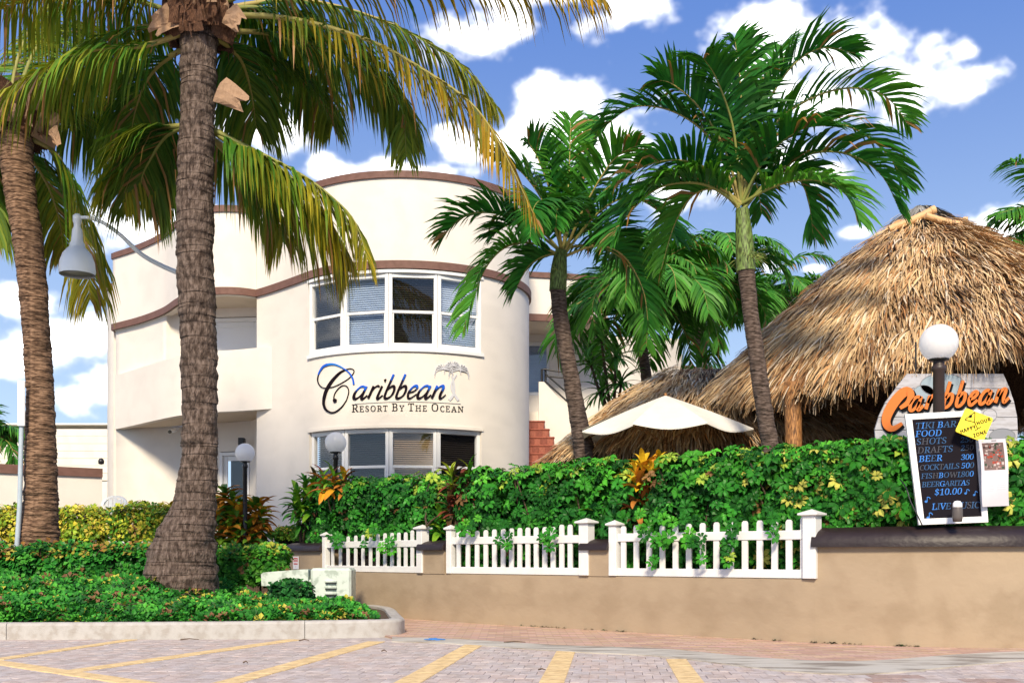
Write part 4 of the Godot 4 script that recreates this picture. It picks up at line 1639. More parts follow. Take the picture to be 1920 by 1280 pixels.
	frond(p2, px_frond([[10, 260], [-10, 300], [-22, 360], [-20, 430]], 17.4, 17.6), dk)
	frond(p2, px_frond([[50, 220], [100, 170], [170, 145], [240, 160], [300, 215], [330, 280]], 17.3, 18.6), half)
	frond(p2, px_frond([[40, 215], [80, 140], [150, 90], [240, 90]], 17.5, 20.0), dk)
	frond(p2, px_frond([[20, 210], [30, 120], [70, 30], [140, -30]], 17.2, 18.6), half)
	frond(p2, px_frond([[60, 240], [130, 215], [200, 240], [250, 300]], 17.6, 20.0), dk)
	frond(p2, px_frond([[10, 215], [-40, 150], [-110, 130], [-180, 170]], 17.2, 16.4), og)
	for i in 3:
		frond(p2, arch(c2 + Vector3(0, 0.2, 0), rr(-0.6, 3.6) + PI * 0.5, rr(0.3, 1.3), rr(2.8, 4.0), rr(1.4, 2.2)), dk if i % 2 else half)
	# ---- the two slim palms by the hedge
	var ad = {"n": 54, "leaf": 0.62, "width": 0.052, "droop": 0.36, "vee": 0.55, "base": Color(0.014, 0.13, 0.028), "tip": Color(0.032, 0.235, 0.030), "r0": 0.028, "start": 0.16}
	var lt = ad.duplicate()
	lt.base = Color(0.035, 0.21, 0.026)
	lt.tip = Color(0.075, 0.31, 0.035)
	var pa = slim_palm("slim palm leaning left in front of the tower's right side and brick stair", [[1118, 1000], [1098, 860], [1082, 770], [1066, 680], [1052, 600], [1046, 545]], [46, 40, 33, 30, 29, 29], [[1046, 545], [1048, 505], [1052, 470]], [33, 31, 22], 17.0)
	var wa = 17.0
	for fr in [[[1052, 480], [1000, 456], [950, 462], [912, 500], [888, 560], [868, 620]], [[1050, 470], [990, 425], [930, 400], [870, 405], [825, 450]], [[1056, 470], [1064, 380], [1068, 300], [1070, 222]], [[1052, 460], [1020, 380], [975, 320], [930, 300]], [[1060, 470], [1100, 380], [1150, 300], [1200, 270]], [[1060, 475], [1120, 400], [1180, 370], [1240, 400], [1270, 450]], [[1060, 480], [1120, 460], [1170, 480], [1205, 540], [1215, 600]], [[1050, 470], [1010, 430], [960, 420], [925, 440]], [[1056, 465], [1090, 340], [1110, 270], [1125, 225]], [[1054, 465], [1035, 370], [1010, 300], [990, 265]], [[1052, 475], [1020, 480], [990, 500], [968, 540]]]:
		frond(pa, px_frond(fr, wa, wa + rr(-0.9, 0.9)), ad if rr(0, 1) < 0.7 else lt)
	for i in 4:
		frond(pa, arch(P(1052, 468, wa), rr(0, TAU), rr(0.2, 1.2), rr(1.7, 2.3), rr(1.6, 2.4)), ad)
	var pb = slim_palm("slim palm with a bright green neck before the thatched hut's left side", [[1462, 1000], [1446, 850], [1432, 760], [1418, 660], [1406, 570], [1400, 508]], [36, 33, 31, 30, 29, 31], [[1399, 508], [1396, 450], [1392, 392]], [36, 33, 24], 14.4)
	var wb = 14.4
	for fr in [[[1388, 380], [1360, 280], [1310, 200], [1262, 158], [1235, 150]], [[1390, 380], [1392, 260], [1388, 150], [1378, 72]], [[1392, 380], [1430, 220], [1480, 130], [1540, 90], [1605, 100]], [[1394, 385], [1440, 250], [1510, 190], [1590, 165], [1660, 180], [1705, 235]], [[1396, 390], [1460, 320], [1530, 286], [1600, 292], [1655, 330], [1690, 400]], [[1396, 390], [1450, 330], [1490, 325], [1515, 370], [1525, 440]], [[1388, 385], [1340, 270], [1270, 212], [1190, 200], [1130, 240]], [[1386, 390], [1345, 355], [1300, 365], [1265, 420], [1240, 505]], [[1386, 388], [1330, 320], [1270, 300], [1200, 315], [1145, 360]], [[1390, 378], [1375, 240], [1345, 150], [1320, 110]], [[1392, 378], [1415, 210], [1440, 130], [1465, 90]], [[1394, 385], [1450, 260], [1520, 230], [1600, 240], [1665, 290], [1700, 350]], [[1388, 385], [1320, 345], [1240, 350], [1180, 400], [1150, 450]]]:
		frond(pb, px_frond(fr, wb, wb + rr(-0.8, 0.8)), ad if rr(0, 1) < 0.72 else lt)
	for i in 4:
		frond(pb, arch(P(1391, 382, wb), rr(0, TAU), rr(0.3, 1.3), rr(1.5, 2.1), rr(1.6, 2.6)), lt if i % 3 == 0 else ad)
	for pr in [[pa, P(1048, 520, wa)], [pb, P(1400, 490, wb)]]:        # flower sprays under the necks
		for i in 6:
			var st = S()
			var a = rr(0, TAU)
			for k in 9:
				var d = Vector3(sin(a + rr(-0.6, 0.6)), rr(0.1, 0.9), cos(a + rr(-0.6, 0.6))).normalized() * rr(0.2, 0.4)
				tube(st, [pr[1], pr[1] + d * 0.6, pr[1] + d + Vector3(0, -0.1, 0)], [0.006, 0.004, 0.002], 3, false)
			var sp = obj("flower_spray", st, M.spray, pr[0])
	# ---- palms further back
	var bk = ad.duplicate()
	bk.n = 44
	bk.leaf = 0.66
	bk.width = 0.055
	bk.base = Color(0.028, 0.19, 0.032)
	bk.tip = Color(0.085, 0.33, 0.045)
	bk.vee = 0.2
	bk.droop = 0.5
	var pc = slim_palm("bushy palm rising behind the white parasol", [[1214, 760], [1214, 730], [1210, 690], [1204, 650], [1200, 620]], [24, 22, 20, 19, 20], [[1200, 620], [1200, 590], [1201, 560]], [22, 20, 14], 21.0)
	for i in 26:
		frond(pc, arch(P(1201, 566, 21.0), TAU * i / 26.0 + rr(-0.1, 0.1), rr(0.1, 1.35), rr(2.0, 2.7), rr(1.9, 2.9)), bk)
	var pd = slim_palm("palm with drooping fronds between the parasol and the hut roof", [[1318, 760], [1317, 700], [1314, 660], [1312, 620]], [24, 21, 20, 20], [[1312, 620], [1312, 560], [1310, 520]], [24, 20, 14], 23.0)
	for i in 22:
		frond(pd, arch(P(1310, 525, 23.0), TAU * i / 22.0 + rr(-0.1, 0.1), rr(0.0, 1.3), rr(1.9, 2.5), rr(1.9, 2.9)), bk)
	var pe = slim_palm("palm far behind the hut roof's left slope", [[1425, 800], [1425, 700], [1425, 640], [1425, 600]], [18, 16, 15, 15], [[1425, 600], [1425, 580], [1425, 565]], [16, 15, 10], 28.0)
	for i in 16:
		frond(pe, arch(P(1425, 568, 28.0), TAU * i / 16.0 + rr(-0.15, 0.15), rr(0.1, 1.2), rr(1.9, 2.6), rr(1.6, 2.4)), bk)
	var pe2 = slim_palm("palm top just above the hut roof near its left slope", [[1502, 800], [1502, 700], [1500, 640], [1500, 610]], [18, 16, 15, 15], [[1500, 610], [1500, 590], [1500, 575]], [16, 15, 10], 30.0)
	for i in 14:
		frond(pe2, arch(P(1500, 578, 30.0), TAU * i / 14.0 + rr(-0.15, 0.15), rr(0.2, 1.2), rr(1.0, 1.6), rr(1.5, 2.2)), bk)
	var pf = slim_palm("palm reaching in from the right edge behind the hut", [[2010, 800], [2008, 650], [2005, 560], [2002, 500]], [26, 24, 22, 22], [[2002, 500], [2000, 460], [2000, 430]], [24, 20, 14], 23.0)
	for fr in [[[2000, 440], [1960, 400], [1915, 390], [1870, 402]], [[2000, 440], [1960, 430], [1910, 440], [1868, 480]], [[2000, 435], [1965, 350], [1930, 310], [1895, 300]]]:
		frond(pf, px_frond(fr, 23.0, 22.4), bk)
	for i in 12:
		frond(pf, arch(P(2000, 435, 23.0), rr(0, TAU), rr(0.1, 1.2), rr(1.6, 2.2), rr(1.6, 2.4)), bk)
	var pg = slim_palm("small palm low at the left edge before the far white house", [[-30, 1000], [-30, 930], [-28, 880], [-26, 850]], [22, 20, 18, 18], [[-26, 850], [-25, 835], [-25, 825]], [18, 16, 10], 30.0)
	for i in 14:
		frond(pg, arch(P(-25, 828, 30.0), TAU * i / 14.0 + rr(-0.2, 0.2), rr(0.1, 1.2), rr(1.4, 2.0), rr(1.5, 2.4)), bk)
	# a dracaena with strappy leaf heads beside the stair
	var dr = thing("dracaena", "strappy leaved dracaena between the slim palm and the white wall", "plant", P(1150, 760, 20.0))
	var lm = [strap_mesh(0.62, 0.045, Color(0.05, 0.19, 0.03), Color(0.10, 0.30, 0.05)), strap_mesh(0.55, 0.05, Color(0.03, 0.12, 0.02), Color(0.08, 0.22, 0.04))]
	for hd in [[1128, 640, 20.0], [1155, 670, 19.7], [1108, 685, 20.2], [1165, 720, 19.8], [1130, 735, 20.1]]:
		var hp = P(hd[0], hd[1], hd[2])
		var st = S()
		tube(st, [P(1150, 800, 20.0), P((hd[0] + 1150) * 0.5, (hd[1] + 800) * 0.5 + 8, 20.0), hp], [0.035, 0.03, 0.025], 7)
		obj("stem", st, M.stem, dr)
		for i in 34:
			var a = i * 2.4
			var e = rr(-0.5, 1.2)
			var d = Vector3(sin(a) * cos(e), sin(e), cos(a) * cos(e))
			put("leaf", lm[i % 2], M.leaf, dr, leaf_at(hp, d, rr(0.75, 1.1)))

func slim_palm(label: String, tr: Array, tw: Array, nk: Array, nw: Array, d: float):
	var q = d / F * 0.5
	var line = []
	var rad = []
	var b0 = P(tr[0][0], 1045, d)
	var base = Vector3(b0.x + (tr[0][0] - tr[1][0]) * q * 0.4, 0.6, b0.z)
	for i in tr.size():
		var p = P(tr[i][0], tr[i][1], d)
		if p.y > base.y + 0.1:
			line.append(p)
			rad.append(tw[i] * q)
	line.push_front(base)
	rad.push_front(tw[0] * q * 1.15)
	var o = thing("slim_palm", label, "palm tree", base, "slim palms of the resort garden")
	obj("trunk", trunk_mesh(line, rad, 150, 0.055, 0.03, int(tr[0][0])), M.bark_thin, o)
	var nl = []
	var nr = []
	for i in nk.size():
		nl.append(P(nk[i][0], nk[i][1], d))
		nr.append(nw[i] * q)
	var st = S()
	tube(st, spline(nl, 10), spline(nr, 10), 14)
	obj("crownshaft", st, M.crownshaft, o)
	return o

func strap_mesh(len: float, wid: float, c0: Color, c1: Color, belly := 0.35, bend := 1.1) -> Mesh:     # one arching leaf, root at the origin, growing along -z, upper side +y
	var st = S()
	st.set_smooth_group(-1)
	var prev = []
	var p = Vector3.ZERO
	var e = 0.25
	for i in 7:
		var t = i / 6.0
		var w = wid * 0.5 * (pow(sin(PI * clampf(0.10 + 0.9 * t, 0.0, 1.0)), belly) if t < 0.999 else 0.0)
		var c = c0.lerp(c1, t)
		var row = [p + Vector3(-w, w * 0.45, 0), p, p + Vector3(w, w * 0.45, 0)]
		if prev.size():
			for k in 2:
				st.set_color(c)
				for v in [prev[k], prev[k + 1], row[k + 1], prev[k], row[k + 1], row[k]]:
					st.add_vertex(v)
		prev = row
		e -= bend / 6.0
		p = p + Vector3(0, sin(e), -cos(e)) * len / 6.0
	st.generate_normals()
	return st.commit()

func leaf_at(p: Vector3, d: Vector3, sc: float) -> Transform3D:
	var x = d.cross(Vector3.UP)
	if x.length() < 0.05:
		x = Vector3.RIGHT
	x = x.normalized().rotated(d, rr(-0.4, 0.4))
	var y = x.cross(d).normalized()
	return Transform3D(Basis(x * sc, y * sc, -d * sc), p)

# ---------------------------------------------------------------- hedges and beds
func rosette_mesh(n: int, len: float, wid: float) -> Mesh:      # leaflets spread like the fingers of a hand
	var st = S()
	st.set_smooth_group(-1)
	for i in n:
		var a = TAU * i / n + rr(-0.15, 0.15)
		var out = Vector3(sin(a), 0, cos(a))
		var side = Vector3(cos(a), 0, -sin(a))
		var e = rr(0.05, 0.5)
		var L2 = len * rr(0.8, 1.1)
		var p0 = out * len * 0.12
		var p1 = out * L2 * 0.45 + Vector3(0, L2 * 0.45 * e, 0)
		var p2 = out * L2 * 0.80 + Vector3(0, L2 * 0.62 * e - 0.01, 0)
		var p3 = out * L2 + Vector3(0, L2 * 0.55 * e - 0.03, 0)
		var lift = Vector3(0, wid * 0.22, 0)
		var k = rr(0.8, 1.15)
		for s in [-1.0, 1.0]:
			st.set_color(Color(k * (1.0 if s < 0 else 0.9), k, k))
			var q1 = p1 + side * s * wid * 0.40 + lift
			var q2 = p2 + side * s * wid * 0.5 + lift
			for v in [p0, q1, p1, p1, q1, q2, p1, q2, p2, p2, q2, p3]:
				st.add_vertex(v)
	st.generate_normals()
	return st.commit()

func leaf_cluster(n: int, len: float, wid: float) -> Mesh:
	var st = S()
	st.set_smooth_group(-1)
	for i in n:
		var a = TAU * i / n + rr(-0.5, 0.5)
		var e = rr(-0.2, 0.9)
		var out = Vector3(sin(a) * cos(e), sin(e), cos(a) * cos(e))
		var side = out.cross(Vector3.UP).normalized()
		var up = side.cross(out)
		var p0 = out * len * 0.25
		var p1 = out * len * 0.7
		var p2 = out * len * 1.1 - Vector3(0, 0.01, 0)
		var k = rr(0.75, 1.2)
		st.set_color(Color(k, k, k))
		for s in [-1.0, 1.0]:
			var q = p1 + side * s * wid * 0.5 + up * wid * 0.15
			for v in [p0, q, p1, p1, q, p2]:
				st.add_vertex(v)
	st.generate_normals()
	return st.commit()

func shrub(label: String, called: String, cat: String, group: String, c: Vector3, half: Vector3, n: int, mesh: Mesh, size: Vector2, pal: Array, top_pal: Array, turn := 0.0):
	var o = thing(called, label, cat, Vector3(c.x, c.y - half.y, c.z), group)
	var B = Basis(Vector3.UP, turn)
	var pl = []
	var ti = []
	var nz = FastNoiseLite.new()
	nz.seed = int(c.x * 100)
	nz.frequency = 1.6
	for i in n:
		var v = Vector3(rr(-1, 1), rr(-1, 1), rr(-1, 1))
		var m = pow(pow(absf(v.x), 3.5) + pow(absf(v.y), 3.5) + pow(absf(v.z), 3.5), 1.0 / 3.5)
		if m < 0.05:
			continue
		var dirn = v / m
		var s = pow(rr(0.0, 1.0), 0.30)
		var bump = 1.0 + nz.get_noise_3d(c.x + dirn.x * half.x * 2.0, dirn.y * half.y * 2.0, dirn.z * 2.0) * 0.22
		var loc = dirn * half * s * bump
		var p = c + B * loc
		var nrm = (B * Vector3(dirn.x * 0.7, maxf(dirn.y, -0.2) + 0.45, dirn.z + 0.15) + Vector3(rr(-0.6, 0.6), rr(-0.5, 0.5), rr(-0.6, 0.6))).normalized()
		var x = nrm.cross(Vector3(rr(-1, 1), rr(-1, 1), rr(-1, 1))).normalized()
		var z = x.cross(nrm)
		var sc = rr(size.x, size.y)
		pl.append(Transform3D(Basis(x * sc, nrm * sc, z * sc), p))
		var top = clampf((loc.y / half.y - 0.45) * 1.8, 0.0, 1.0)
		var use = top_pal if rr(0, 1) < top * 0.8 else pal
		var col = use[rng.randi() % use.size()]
		if rr(0, 1) < 0.015:
			col = Color(0.22, 0.12, 0.05)
		var k = rr(0.6, 1.3)
		ti.append(Color(col.r * k, col.g * k, col.b * k))
	copies("foliage", mesh, M.leaf, pl, ti, o)
	for i in 6:
		var st = S()
		var b0 = c + B * Vector3(rr(-0.5, 0.5) * half.x, -half.y - 0.15, rr(-0.3, 0.3) * half.z)
		tube(st, [b0, c + B * Vector3(rr(-0.5, 0.5) * half.x, -half.y * 0.2, rr(0.2, 0.9) * half.z), c + B * Vector3(rr(-0.8, 0.8) * half.x, half.y * 0.75, rr(0.2, 0.95) * half.z)], [0.018, 0.014, 0.008], 6)
		obj("stem", st, M.stem, o)
	return o

func leafy_plant(label: String, called: String, cat: String, group: String, at: Vector3, heads: Array, leaves: Array, per: int, e0 := -0.3, e1 := 1.3):      # upright stems with heads of large single leaves
	var o = thing(called, label, cat, at, group)
	for h in heads:
		var st = S()
		tube(st, [at, at.lerp(h, 0.5) + Vector3(rr(-0.04, 0.04), 0, 0), h], [0.018, 0.015, 0.01], 6)
		obj("stem", st, M.stem, o)
		for i in per:
			var a = i * 2.4 + rr(-0.3, 0.3)
			var e = lerpf(e0, e1, float(i) / per) + rr(-0.2, 0.2)
			var d = Vector3(sin(a) * cos(e), sin(e), cos(a) * cos(e)).normalized()
			put("leaf", leaves[rng.randi() % leaves.size()], M.leaf, o, leaf_at(h - Vector3(0, 0.30 * (1.0 - float(i) / per), 0), d, rr(0.7, 1.15) * (1.35 if at.z < -23.0 else 1.0)))
	return o

func build_hedges():
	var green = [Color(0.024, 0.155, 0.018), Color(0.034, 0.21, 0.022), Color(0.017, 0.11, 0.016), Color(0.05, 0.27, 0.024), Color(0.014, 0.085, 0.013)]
	var lit = [Color(0.07, 0.33, 0.025), Color(0.045, 0.24, 0.02), Color(0.09, 0.36, 0.03), Color(0.30, 0.42, 0.05), Color(0.06, 0.29, 0.025)]  # brighter palette for tops: sunlight put into the leaf colour, plus yellow variegation
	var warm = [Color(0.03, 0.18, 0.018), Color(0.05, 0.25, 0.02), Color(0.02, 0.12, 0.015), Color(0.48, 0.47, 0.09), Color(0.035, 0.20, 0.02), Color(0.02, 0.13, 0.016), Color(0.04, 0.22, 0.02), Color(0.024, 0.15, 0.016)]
	var ros = rosette_mesh(8, 0.125, 0.056)
	var at_px = [[565, 0.42, 2.46, 0], [620, 0.44, 2.44, 0], [690, 0.44, 2.42, 0], [760, 0.44, 2.38, 0], [868, 0.44, 2.38, 0], [955, 0.44, 2.38, 0], [1042, 0.42, 2.40, 0], [1130, 0.36, 2.36, 0], [1238, 0.44, 2.37, 0], [1325, 0.44, 2.36, 0], [1415, 0.44, 2.36, 1], [1500, 0.42, 2.36, 1], [1580, 0.40, 2.37, 1], [1662, 0.36, 2.38, 1], [1760, 0.45, 2.30, 1], [1900, 0.42, 2.33, 1], [2000, 0.45, 2.3, 1]]
	var where = ["at the hedge's left end", "above the first white fence's left post", "above the first white fence's middle", "above the first white fence's right end", "above the middle white fence's left half", "above the middle white fence", "above the middle white fence's right end", "behind the second capped pier", "right of the orange croton", "above the longest fence's middle", "above the longest fence's right half", "in front of the orange wooden post", "above the tall wall's left end", "just left of the menu board", "hidden behind the menu board", "right of the white flyer", "beyond the picture's right edge"]
	var i = 0
	for a in at_px:
		var d = smooth_lin(WALL_X, WALL_D, a[0]) + (0.80 if a[0] < 1690 else 0.92)
		var y1 = a[2]
		var y0 = 0.80 if a[0] < 1530 else 1.30
		if a[0] < 640:
			y0 = 1.1
		var dx = (smooth_lin(WALL_X, WALL_D, a[0] + 20) - smooth_lin(WALL_X, WALL_D, a[0] - 20))
		var t = W(a[0] + 20) - W(a[0] - 20)
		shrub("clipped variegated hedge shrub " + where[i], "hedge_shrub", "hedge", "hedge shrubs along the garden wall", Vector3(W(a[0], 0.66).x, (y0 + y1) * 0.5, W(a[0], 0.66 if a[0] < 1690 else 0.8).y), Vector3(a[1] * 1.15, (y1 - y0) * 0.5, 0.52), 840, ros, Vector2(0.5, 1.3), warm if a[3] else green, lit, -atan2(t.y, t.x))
		i += 1
	# sprigs that hang over the fences
	var sprig = thing("hedge_sprigs", "loose green sprigs hanging from the hedge over the white pickets", "plant", W(1300.0, 0.0).x * Vector3.RIGHT + Vector3(0, 1.2, -13.4))
	var pl = []
	var ti = []
	for s in [[640, 1.3], [700, 1.32], [735, 1.15], [890, 1.36], [955, 1.3], [1035, 1.25], [1238, 1.05], [1290, 1.3], [1318, 1.05], [1368, 0.95], [1375, 1.25], [1455, 1.36], [1210, 1.36], [1255, 1.3]]:
		for k in 5:
			var p2 = W(s[0] + rr(-12, 12), -0.05 - rr(0.0, 0.10))
			var n = Vector3(rr(-0.5, 0.5), rr(0.1, 0.7), 1.0).normalized()
			var x = n.cross(Vector3(rr(-1, 1), 1, 0)).normalized()
			var sc = rr(0.6, 0.95)
			pl.append(Transform3D(Basis(x * sc, n * sc, x.cross(n) * sc), Vector3(p2.x, s[1] + rr(-0.14, 0.22), p2.y)))
			var c = (green if rr(0, 1) < 0.8 else lit)[rng.randi() % 4]
			ti.append(c)
	copies("foliage", ros, M.leaf, pl, ti, sprig)
	# crotons and cordylines among the hedge
	var red = [strap_mesh(0.34, 0.075, Color(0.10, 0.03, 0.02), Color(0.20, 0.05, 0.03), 0.7), strap_mesh(0.32, 0.08, Color(0.04, 0.09, 0.02), Color(0.10, 0.03, 0.02), 0.7), strap_mesh(0.36, 0.08, Color(0.04, 0.20, 0.025), Color(0.06, 0.22, 0.03), 0.7)]
	var yel = [strap_mesh(0.30, 0.075, Color(0.60, 0.40, 0.02), Color(0.70, 0.42, 0.02), 0.7), strap_mesh(0.30, 0.07, Color(0.45, 0.14, 0.015), Color(0.62, 0.30, 0.02), 0.7)]
	var mixed = [strap_mesh(0.38, 0.11, Color(0.74, 0.46, 0.03), Color(0.66, 0.24, 0.03), 0.7), strap_mesh(0.36, 0.11, Color(0.06, 0.27, 0.02), Color(0.20, 0.36, 0.03), 0.7), strap_mesh(0.36, 0.10, Color(0.03, 0.13, 0.02), Color(0.07, 0.17, 0.025), 0.7), strap_mesh(0.40, 0.11, Color(0.25, 0.09, 0.02), Color(0.50, 0.20, 0.04), 0.7)]
	var lime = [strap_mesh(0.34, 0.06, Color(0.10, 0.30, 0.02), Color(0.45, 0.48, 0.04), 0.6), strap_mesh(0.34, 0.07, Color(0.04, 0.16, 0.02), Color(0.10, 0.28, 0.03), 0.6)]
	leafy_plant("green and maroon cordyline sticking out of the hedge's left end", "cordyline", "plant", "", P(566, 1045, 20.4) + Vector3(0, 0.1, 0), [P(556, 925, 20.3), P(572, 905, 20.5), P(590, 900, 20.4), P(560, 955, 20.2), P(580, 935, 20.1), P(553, 940, 20.2)], [red[1], red[2], red[2], mixed[1], mixed[1]], 22)
	leafy_plant("red leaved croton beside the globe lamp in front of the lower windows", "croton", "plant", "", P(632, 1045, 19.6) + Vector3(0, 0.4, 0), [P(606, 892, 19.5), P(625, 888, 19.4), P(646, 893, 19.4)], [red[0], mixed[3], mixed[1], mixed[0]], 16)
	leafy_plant("dark maroon cordyline in the gap of the hedge behind the first pier", "cordyline", "plant", "", P(850, 1045, 16.7) + Vector3(0, 0.3, 0), [P(850, 890, 17.0), P(868, 900, 16.8), P(842, 935, 16.8), P(862, 945, 16.75), P(872, 925, 16.7)], [red[0], red[0], red[1], red[1]], 18)
	leafy_plant("lime striped cordyline poking above the hedge by the right lower window", "cordyline", "plant", "", P(845, 1045, 16.9) + Vector3(0, 0.8, 0), [P(846, 885, 16.9), P(880, 880, 16.9)], lime, 12, 0.5, 1.4)
	leafy_plant("broad leaved green cordyline above the first capped pier", "cordyline", "plant", "", P(800, 1045, 16.9) + Vector3(0, 0.5, 0), [P(800, 955, 17.35), P(824, 965, 17.2)], [mixed[1], lime[0], red[2]], 14)
	leafy_plant("broad leaved green cordyline above the second capped pier", "cordyline", "plant", "", P(1100, 1045, 15.2) + Vector3(0, 0.5, 0), [P(1085, 950, 15.2), P(1112, 960, 15.15)], [mixed[1], lime[1], red[2], red[2]], 14)
	leafy_plant("yellow and orange croton glowing on top of the hedge right of the leaning palm", "croton", "plant", "", P(1210, 1045, 14.7) + Vector3(0, 0.6, 0), [P(1192, 880, 14.5), P(1205, 872, 14.5), P(1222, 880, 14.4), P(1236, 866, 14.6)], [yel[0], yel[0], yel[1]], 15, 0.2, 1.4)
	leafy_plant("dark bronze croton leaves low in the hedge under the yellow croton", "croton", "plant", "", P(1200, 1045, 14.7) + Vector3(0, 0.4, 0), [P(1200, 915, 14.5), P(1190, 950, 14.5), P(1212, 945, 14.5)], [red[0], red[1], mixed[3]], 14)
	leafy_plant("large orange and green croton behind the left globe lamp post", "croton", "plant", "", P(450, 1045, 23.4) + Vector3(0, 0.6, 0), [P(420, 925, 23.4), P(436, 935, 23.2), P(420, 960, 23.2), P(445, 965, 23.1), P(478, 945, 23.3), P(488, 955, 23.3), P(430, 985, 23.0), P(465, 985, 23.0), P(412, 990, 23.0), P(448, 945, 23.6), P(480, 985, 23.2), P(405, 945, 23.6), P(440, 1005, 22.9), P(470, 1005, 22.9)], mixed, 26, -0.5, 1.0)
	leafy_plant("orange tinged croton peeking out left of the big palm's trunk", "croton", "plant", "", P(318, 1045, 23.6) + Vector3(0, 0.8, 0), [P(322, 950, 23.5), P(310, 962, 23.4)], [yel[0], mixed[0], mixed[1]], 12)
	# yellow hedges on the left
	var ylw = [Color(0.58, 0.52, 0.05), Color(0.44, 0.48, 0.04), Color(0.28, 0.40, 0.035), Color(0.68, 0.56, 0.08), Color(0.16, 0.30, 0.025)]
	var clus = leaf_cluster(7, 0.13, 0.06)
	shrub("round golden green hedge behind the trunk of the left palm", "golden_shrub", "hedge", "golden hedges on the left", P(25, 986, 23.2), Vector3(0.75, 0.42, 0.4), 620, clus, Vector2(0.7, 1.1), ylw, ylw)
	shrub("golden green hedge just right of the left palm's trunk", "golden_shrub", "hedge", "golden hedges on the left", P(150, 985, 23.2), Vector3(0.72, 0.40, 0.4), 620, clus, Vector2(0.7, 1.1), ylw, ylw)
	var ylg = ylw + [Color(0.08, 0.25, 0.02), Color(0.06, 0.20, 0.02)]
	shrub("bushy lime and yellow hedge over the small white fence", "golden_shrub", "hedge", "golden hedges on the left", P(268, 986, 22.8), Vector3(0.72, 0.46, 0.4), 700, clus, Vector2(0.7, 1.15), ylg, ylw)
	shrub("low lime clump growing on the small capped wall by the building", "lime_clump", "plant", "", P(548, 1000, 23.4), Vector3(0.42, 0.12, 0.3), 240, clus, Vector2(0.6, 0.9), [Color(0.10, 0.28, 0.03), Color(0.20, 0.34, 0.03), Color(0.05, 0.18, 0.02)], ylw)

